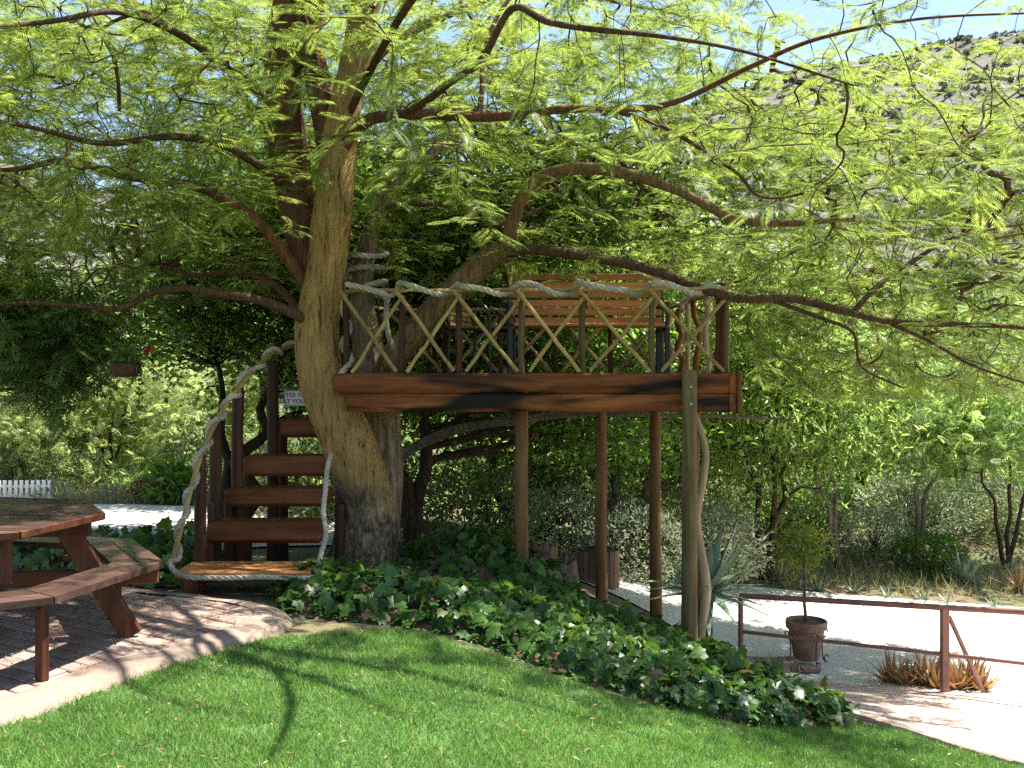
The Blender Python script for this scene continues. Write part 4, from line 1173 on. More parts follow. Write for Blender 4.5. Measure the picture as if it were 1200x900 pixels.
half_log(FL_ + Vector((-.02, 0, 0)), FR_ + Vector((.02, 0, 0)), DZ - .085, .083, .07, 'fascia_beam', M['fascia_x'], nf, 1)
half_log(FL_ + Vector((.08, 0, 0)), FR_ + Vector((.02, 0, 0)), DZ - .245, .078, .06, 'fascia_beam', M['fascia_x'], nf, 5)
ns = Vector((1, .14, 0)).normalized()
half_log(FR_ + Vector((.02, -.07, 0)), BR_ + Vector((.02, .05, 0)), DZ - .085, .083, .06, 'fascia_beam', M['fascia_y'], ns, 3)
half_log(FR_ + Vector((.02, -.06, 0)), BR_ + Vector((.02, .05, 0)), DZ - .245, .078, .05, 'fascia_beam', M['fascia_y'], ns, 8)
nb = Vector((0.05, 1, 0)).normalized()
half_log(BL_, BR_, DZ - .10, .08, .06, 'fascia_beam', M['wood_x'], nb, 6)
half_log(BL_, FL_ + Vector((0, .1, 0)), DZ - .10, .08, .05, 'fascia_beam', M['fascia_y'], Vector((-1, 0, 0)), 4)
MB().plank(FR_ + Vector((.075, -.06, -.155)), (0, 0, .175), (.018, 0, 0), (0, .022, 0)).build('corner_trim', M['wood_z'], plat)
# floor planks run front to back
npl = 22
for i in range(npl):
    t0 = (i + .04) / npl; t1_ = (i + .96) / npl
    f0 = FL_.lerp(FR_, t0); f1 = FL_.lerp(FR_, t1_); r0 = BL_.lerp(BR_, t0); r1 = BL_.lerp(BR_, t1_)
    z0, z1 = DZ - .045 + random.uniform(-.003, 0), DZ - .012
    vs = [(p.x, p.y, z) for z in (z0, z1) for p in (f0 + Vector((0, .02, 0)), f1 + Vector((0, .02, 0)), r1, r0)]
    MB().add(vs, [(3, 2, 1, 0), (4, 5, 6, 7), (0, 1, 5, 4), (1, 2, 6, 5), (2, 3, 7, 6), (3, 0, 4, 7)]).build('floor_plank', M['wood_y'], plat)
for yy in (8.45, 9.0, 9.5):
    MB().plank((.1, yy, DZ - .10), (1.42, 0, 0), (0, .03, 0), (0, 0, .05)).build('joist', M['wood_x'], plat)
# support poles
def pole(px, D, top, r, name='support_pole', mat=None, par=None, base=None, leanx=0.0):
    x = (px - CX) / FPX * D; zb = (t1(x, D) - .12) if base is None else base
    P_ = [Vector((x + leanx * (1 - t) + .012 * nz(t * 3, px, 0), D, zb + (top - zb) * t)) for t in [i / 10 for i in range(11)]]
    R_ = [r * (1.06 - .12 * i / 10) for i in range(11)]
    P_ += [P_[-1] + Vector((0, 0, .008))]; R_ += [r * .8]
    return MB().tube(P_, R_, 16).build(name, mat or M['pole'], par or plat, smooth=True)
np_pole = pole(808, 7.86, DZ + .015, .064)
for zz in (1.58 - .09, 1.58 - .225):
    c = at(808, 437, 7.86); MB().tube([(c.x, 7.80, zz), (c.x, 7.785, zz)], .010, 8).build('bolt', M['chain'], np_pole)
pole(611, 8.5, DZ - .06, .060, mat=M['pole_brown'])
pole(704.5, 9.3, DZ - .06, .055, mat=M['pole_brown'])
pole(768, 9.6, DZ - .06, .057, mat=M['pole_brown'])
# railing
def lath(a, b, r=.017, name='lath', mat=None, par=None):
    a = Vector(a); b = Vector(b); n = 6
    P_ = [a.lerp(b, i / n) + Vector((random.gauss(0, .004), 0, random.gauss(0, .004))) for i in range(n + 1)]
    MB().tube(P_, [r * random.uniform(.9, 1.1) for _ in range(n + 1)], 7).build(name, mat or M['bamboo'], par or plat, smooth=True)
def rail_run(A, B, xs, h, post_r, rail_z, back=False, last_wide=True):
    pts = [A.lerp(B, t) for t in xs]
    nrm = Vector((-(B.y - A.y), (B.x - A.x), 0)).normalized() * -1
    for i, p in enumerate(pts):
        MB().tube(wander(p + Vector((0, .03, -.05)), p + Vector((random.gauss(0, .008), .03, h - .02)), 5, .01), post_r, 9).build('rail_post', M['pole_red'] if (i < 3 or back) else M['pole'], plat, smooth=True)
    for p, q in zip(pts[:-1], pts[1:]):
        d = (q - p).normalized()
        o1 = nrm * (post_r + .004); o2 = nrm * (post_r + .036)
        if back: o1, o2 = -o1, -o2
        mt = M['bamboo'] if not back else M['drift']
        lath(p + o2 + d * .0 + Vector((0, 0, h + .015)) - d * .03, q + o2 - d * .03 + Vector((0, 0, .01)), mat=mt)
        lath(q + o1 + Vector((0, 0, h - .02)) + d * .02, p + o1 + d * .06 + Vector((0, 0, .01)), .016, mat=mt)
        lath(p + Vector((0, 0, rail_z + random.gauss(0, .005))) + o1 * .2, q + Vector((0, 0, rail_z + random.gauss(0, .005))) + o1 * .2 + d * .03, .015, 'top_rail', mt)
def tX(px):
    x = (px - CX) / FPX * 8.07
    return (x - FL_.x) / (FR_.x - FL_.x)
rail_run(FL_, FR_, [tX(v) for v in (403, 469, 537, 611, 683, 764, 849)], .66, .027, .685)
rail_run(BL_, BR_, [0.02, .22, .42, .615, .81, .99], .62, .026, .64, back=True)
rail_run(BL_ + Vector((0, -.05, 0)), BL_ + Vector((-.08, -.8, 0)), [0.1, 1.0], .62, .026, .64, back=True)
# right hand side: crooked upright branches
for i, t in enumerate((.02, .10, .27, .43, .58, .74, .9)):
    p = FR_.lerp(BR_, t); hh = .74 if i < 2 else random.uniform(.60, .68)
    r = .040 if i < 2 else random.uniform(.022, .032)
    MB().tube(crom(wander(p + Vector((.0, .05, -.02)), p + Vector((random.gauss(0, .02), .05, hh)), 5, .10 if i > 1 else .02), .06), r, 9, jit=.06).build('crooked_upright', M['wood_z'] if i < 2 or i % 2 else M['drift'], plat, smooth=True)
lath(FR_ + Vector((-.02, .06, .685)), BR_ + Vector((-.02, -.05, .62)), .018, 'top_rail')

# ------------------------------------------------------------------ rope
def rope(name, label, path, R, twist=.30, parent=None, pre=False):
    pts = path if pre else crom(path, .022)
    o0 = pts[0]
    mb_all = MB()
    m = len(pts); u = (pts[1] - pts[0]).normalized().orthogonal().normalized()
    fr_ = []; s = 0
    for i, p in enumerate(pts):
        t = (pts[min(i + 1, m - 1)] - pts[max(i - 1, 0)]).normalized()
        u = (u - t * u.dot(t)).normalized(); w = t.cross(u)
        if i: s += (p - pts[i - 1]).length
        fr_.append((p, u.copy(), w, s))
    for k in range(3):
        sp = []
        for (p, u_, w_, s_) in fr_:
            a = 2 * math.pi * (s_ / (R * 6.5) + k / 3)
            sp.append(p + (u_ * math.cos(a) + w_ * math.sin(a)) * R * .48)
        mb_all.tube(sp, R * .56, 7, jit=.10)
    return mb_all
def rope_obj(name, label, paths, R, pres=None):
    mb = MB()
    for i, p in enumerate(paths):
        r = rope(None, None, p, R)
        b = len(mb.v); mb.v += r.v; mb.f += [tuple(q + b for q in f) for f in r.f]
    o = mb.build(name, M['rope'], None, smooth=True, origin=tuple(paths[0][0]))
    tag(o, label, 'rope')
    return o
# garland wound round the front and side rail
RR = .025
turns = [403, 469, 537, 611, 683, 764]
gar = []
pxs_ = [404, 469, 537, 611, 683, 764, 835]
for a, b in zip(pxs_[:-1], pxs_[1:]):
    for t, dy, dz in ((0.0, -.055, .055), (.18, -.062, .045), (.42, -.06, -.005), (.62, -.02, -.045), (.80, .05, -.035), (.93, .02, .045)):
        x = (a + (b - a) * t - CX) / FPX * 8.07
        q = FL_.lerp(FR_, (x - FL_.x) / (FR_.x - FL_.x))
        k_ = .75 + .3 * nz(a * .07, t, 5); gar.append(Vector((x + random.gauss(0, .012), q.y + dy * .85 - .02, DZ + .685 + dz * k_ + random.gauss(0, .010))))
for i, t in enumerate((.03, .10, .2, .3, .42, .54, .66, .8, .95)):
    p = FR_.lerp(BR_, t)
    a = i * 1.9
    gar.append(p + Vector((math.cos(a) * .055 - .02, .04, .665 - .05 * t + math.sin(a) * .055)))
rope_obj('rail_rope', 'thick white rope wound along the front railing of the platform', [gar], RR)
# coils round the rough stem
coil = []
for i in range(46):
    a = i / 45 * 2 * math.pi * 3.2; y_ = 352 - i / 45 * 60
    c = at(428, y_, 8.84); r = .185 + .02 * math.sin(i * 1.7)
    coil.append(c + Vector((math.cos(a) * r, math.sin(a) * r, .03 * math.sin(a * 1.3))))
tail = [at(404, 345, 8.2), at(402, 365, 8.25), at(410, 385, 8.3), at(400, 405, 8.3), at(412, 420, 8.2), at(402, 435, 8.15), at(398, 440, 8.15)]
tail2 = [at(455, 345, 8.62), at(452, 370, 8.62), at(456, 395, 8.62), at(462, 410, 8.6)]
rope_obj('trunk_rope', 'coils of white rope looped round the rough stem above the deck', [coil, tail, tail2], .026)

# ------------------------------------------------------------------ bench on the deck
def deck_bench():
    D = 9.25; x0 = (598 - CX) / FPX * D; x1 = (773 - CX) / FPX * D
    b = thing('garden_bench', 'slatted orange brown wooden bench with black end frames on the platform', 'bench', ((x0 + x1) / 2, D, DZ - .012))
    z0 = DZ - .012
    for x in (x0, x1):
        mb = MB()
        mb.plank((x, D + .02, z0 + .48), (0, .0, .48), (.034, 0, 0), (0, .022, 0))
        mb.plank((x, D - .46, z0 + .215), (0, 0, .215), (.022, 0, 0), (0, .022, 0))
        mb.plank((x, D - .22, z0 + .41), (0, .25, 0), (.018, 0, 0), (0, 0, .02))
        mb.plank((x, D - .22, z0 + .64), (0, .25, 0), (.025, 0, 0), (0, 0, .014))
        mb.plank((x, D - .46, z0 + .54), (0, 0, .10), (.018, 0, 0), (0, .018, 0))
        mb.build('end_frame', M['black'], b)
    for i in range(6):
        zc = z0 + .915 - i * .083
        MB().plank(((x0 + x1) / 2, D - .012 - i * .006, zc), ((x1 - x0) / 2 + .012, 0, 0), (0, .012, 0), (0, 0, .031)).build('back_slat', M['bench_x'], b)
    for i in range(5):
        MB().plank(((x0 + x1) / 2, D - .06 - i * .098, z0 + .445), ((x1 - x0) / 2 - .03, 0, 0), (0, .041, 0), (0, 0, .013)).build('seat_slat', M['bench_x'], b)
    MB().plank(((x0 + x1) / 2, D - .035, z0 + .68), (0, 0, .29), (.02, 0, 0), (0, .010, 0)).build('brace', M['wood_z'], b)
    return b
deck_bench()

def deck_chair():
    base = Vector(((562 - CX) / FPX * 9.0, 9.0, DZ - .012))
    c = thing('garden_chair', 'garden chair with wooden slats and curved black metal arms on the platform', 'chair', tuple(base))
    ang = math.radians(-28)
    fx = Vector((math.cos(ang), math.sin(ang), 0)); fy = Vector((-math.sin(ang), math.cos(ang), 0)); fz = Vector((0, 0, 1))
    def L(x, y, z): return base + fx * x + fy * y + fz * z
    w = .23
    for s in (-1, 1):
        mb = MB()
        mb.tube(crom([L(-.20, s * w, 0), L(-.19, s * w, .25), L(-.18, s * w, .42), L(-.25, s * w, .62), L(-.30, s * w, .78)], .05), .013, 8)
        mb.build('rear_leg', M['black'], c, smooth=True)
        MB().tube(crom([L(.25, s * w, 0), L(.24, s * w, .2), L(.24, s * w, .40), L(.235, s * w, .52), L(.18, s * w, .605), L(.05, s * w, .65), L(-.10, s * w, .655), L(-.25, s * w, .635)], .04), .013, 8).build('arm', M['black'], c, smooth=True)
        MB().tube([L(-.19, s * w, .40), L(.24, s * w, .40)], .012, 8).build('seat_rail', M['black'], c, smooth=True)
    for i in range(7):
        z = .46 + i * .05; x = -.195 - (z - .42) * .32
        MB().plank(L(x, 0, z), fy * (w + .015), (fz * .95 - fx * .3).normalized() * .022, (fx * .95 + fz * .3).normalized() * .009, .004).build('back_slat', M['chair_slat'], c)
    for i in range(6):
        MB().plank(L(-.15 + i * .075, 0, .418), fy * (w + .01), fx * .032, fz * .009, .004).build('seat_slat', M['wood_y'], c)
deck_chair()

# ------------------------------------------------------------------ the stair
st = thing('stair', 'red brown log stair with round posts climbing left of the trunk', 'stair', (-1.95, 8.0, t1(-1.95, 8.0)))
treads = [  # left px, right px, top py, D, front height px
    (243, 377, 612, 7.72, 25), (262, 383, 573, 8.00, 21), (285, 386, 534.5, 8.28, 24), (325, 396, 491, 8.60, 22)]
for (l, r, yy, D, hpx) in treads:
    a = at(l, yy, D); b = at(r, yy, D); hh = hpx / FPX * D / 2
    MB().plank(((a.x + b.x) / 2, D + .14, a.z - hh), ((b.x - a.x) / 2, 0, 0), (0, .15, 0), (0, 0, hh), .03).build('tread', M['wood_x'], st, smooth=False)
# low landing
a = at(203, 660, 7.35); lz = .14
MB().plank((-1.98, 7.30, lz - .025), (.50, 0, 0), (0, .10, 0), (0, 0, .025), .01).build('landing_plank', M['bench_x'], st)
MB().plank((-1.98, 7.515, lz - .025), (.50, 0, 0), (0, .105, 0), (0, 0, .025), .01).build('landing_plank', M['bench_x'], st)
for x in (-2.40, -1.62):
    MB().plank((x, 7.42, -.03), (0, 0, .118), (.05, 0, 0), (0, .09, 0)).build('landing_leg', M['wood_z'], st)
sp_tops = [(235, 534, 7.62, .046), (252.5, 490, 7.92, .050), (278.5, 455, 8.20, .05), (320, 424, 8.55, .05)]
for (px, py, D, r) in sp_tops:
    pole(px, D, at(px, py, D).z, r, 'stair_post', M['pole_red'], st)
for (px, py, D, r) in ((247, 590, 7.66, .03), (268, 578, 7.97, .04), (290, 540, 8.32, .04), (332, 500, 8.66, .045)):
    pole(px, D + .16, at(px, py, D).z - .02, r, 'tread_post', M['pole_red'], st)
for (px, D, py) in ((398, 7.98, 575), (402, 8.3, 535), (404, 8.6, 494)):
    pole(px, D + .25, at(px, py, D).z - .15, .045, 'tread_post', M['pole_red'], st)
hp = [at(203, 655, 7.3), at(214, 612, 7.38), at(232, 545, 7.56), at(248, 505, 7.74), at(268, 470, 7.92), at(292, 440, 8.12), at(318, 414, 8.38), at(345, 405, 8.65)]
hpath = crom(hp, .08)
MB().tube(hpath, .020, 8).build('handrail', M['bamboo'], st, smooth=True)
srope = []
hf = crom(hp, .03)
s = 0
for i, p in enumerate(hf):
    if i: s += (p - hf[i - 1]).length
    a = (s / .30 + .5 * nz(s * 1.7, 0, 7)) * 2 * math.pi
    t = (hf[min(i + 1, len(hf) - 1)] - hf[max(i - 1, 0)]).normalized(); u = Vector((t.z, 0, -t.x)).normalized() if abs(t.x) + abs(t.z) > .01 else Vector((1, 0, 0)); w = t.cross(u)
    srope.append(p + (u * math.cos(a) + w * math.sin(a)) * (.036 + .012 * nz(s, 3.1, 0, 4)) + Vector((random.gauss(0, .004), 0, random.gauss(0, .006))))
srope = srope[::-1][::2]
srope += [at(199, 660, 7.22), Vector((-2.40, 7.17, .115)), Vector((-2.1, 7.165, .105)), Vector((-1.8, 7.165, .11)), Vector((-1.5, 7.17, .10)), Vector((-1.42, 7.3, .10))]
side_rope = [at(388, 532, 8.05), at(384, 548, 7.9), at(382, 570, 7.75), at(379, 600, 7.6), at(382, 625, 7.5), at(376, 650, 7.42), at(372, 668, 7.36), at(366, 678, 7.33)]
rope_obj('stair_rope', 'white rope twisted round the stair handrail and along its bottom step', [srope, side_rope], .021)

# ------------------------------------------------------------------ sign
sa_ = at(333, 457, 8.66); sb_ = at(396, 476, 8.66)
sg = thing('warning_sign', 'small white board with red capital letters hanging beside the trunk', 'sign', (sa_.x, 8.66, sb_.z))
scx, scz = (sa_.x + sb_.x) / 2, (sa_.z + sb_.z) / 2; sw, sh = (sb_.x - sa_.x) / 2, (sa_.z - sb_.z) / 2
MB().plank((scx, 8.66, scz), (sw, 0, 0), (0, .006, 0), (0, 0, sh), .004).build('board', M['sign_white'], sg)
fm = MB()
for (cx_, cz_, hx2, hz2) in ((scx, scz + sh - .006, sw, .005), (scx, scz - sh + .006, sw, .005), (scx - sw + .006, scz, .005, sh - .012), (scx + sw - .006, scz, .005, sh - .012)):
    fm.box((cx_, 8.652, cz_), (hx2, 0, 0), (0, .004, 0), (0, 0, hz2))
fm.build('rim', flat_mat('sign_rim_grey', (.30, .28, .29), .6), sg)
def sign_text(body, cz, size):
    cu = bpy.data.curves.new('lettering', 'FONT'); cu.body = body; cu.size = size; cu.align_x = 'CENTER'; cu.align_y = 'CENTER'; cu.extrude = .0012; cu.offset = .0012
    o = bpy.data.objects.new('lettering', cu); COL.objects.link(o)
    dg = bpy.context.evaluated_depsgraph_get(); me = bpy.data.meshes.new_from_object(o.evaluated_get(dg)); bpy.data.objects.remove(o)
    w = max(v.co.x for v in me.vertices) - min(v.co.x for v in me.vertices)
    for v in me.vertices:
        x, y, z = v.co
        v.co = (scx + x - WLOC[sg.name].x, 8.6525 - z - WLOC[sg.name].y, cz + y - WLOC[sg.name].z)
    me.materials.clear(); me.materials.append(M['sign_red'])
    link_mesh('lettering', me, M['sign_red'], sg)
    return w
sign_text('ENTER THE TREE HOUSE', scz + .026, .052)
sign_text('AT YOUR OWN RISK', scz - .030, .052)
def chain(a, b, sagz, name, par, link=.022):
    a = Vector(a); b = Vector(b); n = int((b - a).length / link) + 1; mb = MB()
    for i in range(n):
        t = (i + .5) / n; p = a.lerp(b, t) + Vector((0, 0, -sagz * math.sin(math.pi * t))); d = (b - a).normalized()
        u = d.orthogonal().normalized(); w = d.cross(u)
        e = u if i % 2 else w
        ring = [p + (d * math.cos(q) * link * .62 + e * math.sin(q) * link * .33) for q in [k * math.pi / 4 for k in range(9)]]
        mb.tube(ring, .0028, 4, caps=False)
    return mb.build(name, M['chain'], par)
chain(at(322, 427, 8.6), (sa_.x + .01, 8.66, sa_.z), .01, 'chain', sg)
chain(at(408, 430, 8.7), (sb_.x - .01, 8.66, sa_.z), .01, 'chain', sg)

# ------------------------------------------------------------------ hanging basket
hb = at(147, 434, 8.6)
bk = thing('hanging_basket', 'brown hanging flower basket with trailing stems and a red bloom at left', 'basket', (hb.x, hb.y, hb.z - .06))
MB().lathe((hb.x, hb.y, hb.z - .06), [(.05, 0), (.10, .012), (.125, .05), (.132, .115), (.138, .12), (.124, .122), (.118, .08), (.05, .07)], 20).build('bowl', flat_mat('coir_bowl', (.10, .045, .025), .95, nscale=20, amp=.5, bmp=1.0, bdist=.01), bk, smooth=True)
wire = MB()
top = Vector((hb.x + .02, hb.y, hb.z + .62))
for q in range(3):
    a = q * 2.09 + .4
    wire.tube([(hb.x + .128 * math.cos(a), hb.y + .128 * math.sin(a), hb.z + .06), top], .003, 5)
wire.tube([top, top + Vector((.0, 0, .10)), top + Vector((.03, 0, .12))], .004, 5)
wire.build('hanger', M['iron'], bk)
n = 240
bs = np.stack([RNG.normal(hb.x, .07, n), RNG.normal(hb.y, .07, n), hb.z + .06 + np.abs(RNG.normal(0, .07, n))], -1)
tr_ = 110
q = RNG.choice([-.12, .13, .14], tr_); bs2 = np.stack([hb.x + q + RNG.normal(0, .012, tr_), hb.y - .03 + RNG.normal(0, .03, tr_), hb.z + .06 - RNG.uniform(0, .42, tr_)], -1)
bs = np.vstack([bs, bs2]); n = len(bs)
V, Fc = instance(LEAF_T[0], LEAF_T[1], bs, rand_frames(n), .05 * RNG.uniform(.6, 1.3, n))
np_mesh('foliage', V, Fc, M['broad_mid'], bk, kind='stuff')
fl_c = at(173, 410, 8.55); n = 34
bs = np.stack([RNG.normal(fl_c.x, .014, n), RNG.normal(fl_c.y, .014, n), RNG.normal(fl_c.z, .012, n)], -1)
V, Fc = instance(LEAF_T[0], LEAF_T[1], bs, rand_frames(n), .03 * RNG.uniform(.8, 1.4, n))
fw = np_mesh('flower', V, Fc, M['flower'], bk); fw['label'] = 'bright red bloom on a thin stalk'
MB().tube([(hb.x + .05, hb.y, hb.z + .05), (hb.x + .13, hb.y, hb.z + .10), fl_c], .003, 5).build('stalk', M['broad_mid'], bk)

# ------------------------------------------------------------------ picnic table
TC = Vector((-3.39, 5.78, 0))
pt = thing('picnic_table', 'octagonal dark red picnic table with attached benches on the brick terrace', 'picnic table', tuple(TC))
A0 = math.radians(9.5 + 22.5 - 22.5)
def octv(R, k, z=0): a = A0 + k * math.pi / 4; return TC + Vector((R * math.cos(a), R * math.sin(a), z))
RT, RO, RI = .92, 1.28, .98
# top: planks laid across, cut to the octagon
octp = [octv(RT, k) for k in range(8)]
pa = math.radians(-13); du = Vector((math.cos(pa), math.sin(pa), 0)); dv = Vector((-du.y, du.x, 0))
def clip_range(v):
    lo, hi = [], []
    us = []
    for k in range(8):
        p, q = octp[k] - TC, octp[(k + 1) % 8] - TC
        a, b = p.dot(dv), q.dot(dv)
        if (a - v) * (b - v) <= 0 and a != b:
            t = (v - a) / (b - a); us.append((p + (q - p) * t).dot(du))
    return (min(us), max(us)) if len(us) >= 2 else None
vmax = max((p - TC).dot(dv) for p in octp); vmin = -vmax
npk = 13; wv = (vmax - vmin) / npk
for i in range(npk):
    v0 = vmin + i * wv + .003; v1 = vmin + (i + 1) * wv - .003
    c0 = clip_range(v0 + .004); c1 = clip_range(v1 - .004)
    if not c0 or not c1: continue
    ring = [TC + du * c0[0] + dv * v0, TC + du * c0[1] + dv * v0, TC + du * c1[1] + dv * v1, TC + du * c1[0] + dv * v1]
    # add corner where the octagon bends inside a plank is ignored: planks are narrow
    mb = MB(); mb.prism([(p.x, p.y) for p in ring], .718, .75 + random.uniform(-.0015, .0015))
    mb.build('top_plank', M['table_top'], pt)
for k in range(8):   # rim boards just under the edge
    p, q = octv(RT + .012, k), octv(RT + .012, k + 1); c = (p + q) / 2; d = (q - p)
    n_ = Vector((d.y, -d.x, 0)).normalized()
    MB().plank((c.x, c.y, .733), d / 2 * .992, n_ * .013, (0, 0, .021), .004).build('rim_board', M['table_x'], pt)
for k in range(8):
    # bench segment: two planks
    for (ra, rb) in ((RI, (RI + RO) / 2 - .004), ((RI + RO) / 2 + .004, RO)):
        e = .004
        pts = [octv(ra, k), octv(rb, k), octv(rb, k + 1), octv(ra, k + 1)]
        d = (pts[2] - pts[1]).normalized() * e
        pts[0] += d; pts[1] += d; pts[2] -= d; pts[3] -= d
        MB().prism([(p.x, p.y) for p in pts], .413, .45 + random.uniform(-.001, .001)).build('bench_plank', M['table_top'], pt)
for k in range(8):
    a = A0 + k * math.pi / 4; d = Vector((math.cos(a), math.sin(a), 0)); s_ = Vector((-d.y, d.x, 0))
    if k % 2 == 0:
        # slanted leg board from under the top out past the bench
        p0 = TC + d * .70 + Vector((0, 0, .70)); p1 = TC + d * 1.10; ax = (p1 - p0) / 2
        nn_ = ax.cross(s_).normalized()
        MB().plank((p0 + p1) / 2 + Vector((0, 0, .004)), ax, s_ * .024, nn_ * .062, .006).build('leg', M['table_z'], pt)
        MB().plank(TC + d * .80 + s_ * .052 + Vector((0, 0, .36)), d * .44, s_ * .024, Vector((0, 0, .05)), .006).build('bench_bearer', M['table_x'], pt)
        MB().plank(TC + d * .50 + s_ * .0 + Vector((0, 0, .665)), d * .36, s_ * .024, Vector((0, 0, .045)), .006).build('top_bearer', M['table_x'], pt)
    else:
        MB().plank(TC + d * 1.16 + Vector((0, 0, .205)), Vector((0, 0, .205)), d * .035, s_ * .022, .006).build('bench_leg', M['table_z'], pt)
        MB().plank(TC + d * .80 + Vector((0, 0, .585)), Vector((0, 0, .13)), d * .03, s_ * .022, .006).build('strut', M['table_z'], pt)
        MB().plank(TC + d * .98 + Vector((0, 0, .39)), d * .22, s_ * .022, Vector((0, 0, .022)), .005).build('bench_bearer', M['table_x'], pt)

# ------------------------------------------------------------------ metal railing by the path
def gz(x, y): return t1(x, y) + .035
ra = at(868, 780, 9.3); rb_ = at(1107, 815, 8.3)
za, zb = gz(ra.x, ra.y), gz(rb_.x, rb_.y)
rl = thing('metal_railing', 'brown tubular steel railing along the far side of the path', 'railing', (rb_.x, rb_.y, zb))
pA, pB = Vector((ra.x, 9.3, 0)), Vector((rb_.x, 8.3, 0))
def rail_px(x0y0, x1y1, r, name):
    a, b = at(*x0y0, 9.3), at(*x1y1, 8.3); e = b + (b - a) * .75
    MB().tube([a + (a - b) * .0, b, e], r, 12).build(name, M['rail'], rl, smooth=True)
    return a, b
rail_px((868, 698), (1107, 712), .026, 'top_rail')
rail_px((868, 740), (1107, 767), .017, 'middle_rail')
ta_, tb_ = at(868, 698, 9.3), at(1107, 712, 8.3)
MB().tube([(ra.x, 9.3, za - .1), ta_ ], .026, 12).build('post', M['rail'], rl, smooth=True)
MB().plank(((rb_.x), 8.3, (zb - .1 + tb_.z) / 2), (0, 0, (tb_.z - zb + .1) / 2), (.030, 0, 0), (0, .03, 0), .004).build('post', M['rail'], rl)
ec = tb_ + (tb_ - ta_) * .75
MB().tube([(ec.x, ec.y, gz(ec.x, ec.y) - .1), ec], .026, 12).build('post', M['rail'], rl, smooth=True)
br0 = at(1112, 722, 8.33); br1 = at(1157, 822, 8.45)
MB().plank((br0 + br1) / 2, (br1 - br0) / 2, (0, .022, 0), Vector((br1.z - br0.z, 0, -(br1.x - br0.x))).normalized() * .014, .003).build('brace', M['rail'], rl)

# ------------------------------------------------------------------ potted tree
pc = at(945, 783, 9.75); pz = t1(pc.x, pc.y) + .02
pot = thing('potted_tree', 'small clipped tree in a terracotta pot on a wrought iron stand', 'potted tree', (pc.x, pc.y, pz))
o = Vector((pc.x, pc.y, pz + .05))
MB().lathe(o, [(.11, 0), (.125, .02), (.165, .25), (.175, .30), (.20, .31), (.205, .37), (.20, .385), (.182, .385), (.178, .35), (.05, .345)], 28).build('pot', M['terracotta'], pot, smooth=True)
MB().lathe(o + Vector((0, 0, .352)), [(.178, 0), (.1, .015), (.02, .02)], 20).build('potting_soil', M['soil'], pot, smooth=True)
for k in range(4):
    a = k * math.pi / 2 + .25; d = Vector((math.cos(a), math.sin(a), 0))
    pts = []
    for i in range(14):  # lower scroll
        q = -math.pi / 2 - i / 13 * 4.6; r_ = .045 * (1 - i / 18)
        pts.append(o + d * (.235 + r_ * math.cos(q)) + Vector((0, 0, -.05 + .048 + r_ * math.sin(q))))
    pts = pts[::-1] + [o + d * .19 + Vector((0, 0, -.02)), o + d * .175 + Vector((0, 0, .10)), o + d * .185 + Vector((0, 0, .22))]
    for i in range(11):
        q = math.pi + 0.2 - i / 10 * 4.4; r_ = .032 * (1 - i / 15)
        pts.append(o + d * (.222 + r_ * math.cos(q)) + Vector((0, 0, .26 + r_ * math.sin(q))))
    MB().tube(crom(pts, .02), .006, 6).build('scroll_leg', M['iron'], pot, smooth=True)
MB().tube([o + Vector((math.cos(k * math.pi / 12) * .172, math.sin(k * math.pi / 12) * .172, .235)) for k in range(25)], .007, 6).build('ring', M['iron'], pot, smooth=True)
MB().tube(wander(o + Vector((0, 0, .33)), o + Vector((-.03, 0, 1.05)), 6, .03), [.018, .017, .016, .015, .014, .013, .012], 8).build('stem', M['bark_grey'], pot, smooth=True)
n = 900
d = RNG.normal(0, 1, (n, 3)); d /= np.linalg.norm(d, axis=1, keepdims=True)
lump = np.array([1 + .9 * nz(a * 2, b * 2, c * 2 + 4, 1.4) for a, b, c in d])
bs = d * (RNG.uniform(.2, 1, n) ** .5 * lump)[:, None] * np.array([.25, .25, .24])[None] + np.array([pc.x - .05, pc.y, pz + 1.16])[None]
V, Fc = instance(LEAF_T[0], LEAF_T[1], bs, frames_from(d + RNG.normal(0, .6, (n, 3)), RNG.normal(0, .7, (n, 3)) + np.array([0, 0, .8])), .055 * RNG.uniform(.6, 1.3, n))
np_mesh('crown', V, Fc, leaf_mat('golden_leaf', (.15, .19, .035), (.32, .38, .05), tmix=.4, var=.4), pot, kind='stuff')
# low brick kerb left of the pot
kb0 = Vector((2.38, 9.62, 0)); kb = thing('brick_kerb', 'low shaded brick kerb between the railing and the flower pot', 'kerb', (2.5, 9.62, t1(2.5, 9.62)))
for i in range(6):
    x = 2.30 + i * .085; z = t1(x, 9.5) + .02
    MB().plank((x, 9.5 + .01 * i, z + .045), (0, .10, 0), (.039, 0, 0), (0, 0, .055), .006).build('brick', M['brick'], kb)
pst = at(950, 790, 9.42); zz = t1(pst.x, pst.y) + .035
sl = MB().plank((pst.x, pst.y, zz + .02), (.09, .01, 0), (0, .055, 0), (0, 0, .025), .012).build('stone_block', M['apron'], None, origin=(pst.x, pst.y, zz))
tag(sl, 'small flat block lying in front of the flower pot stand', 'stone')

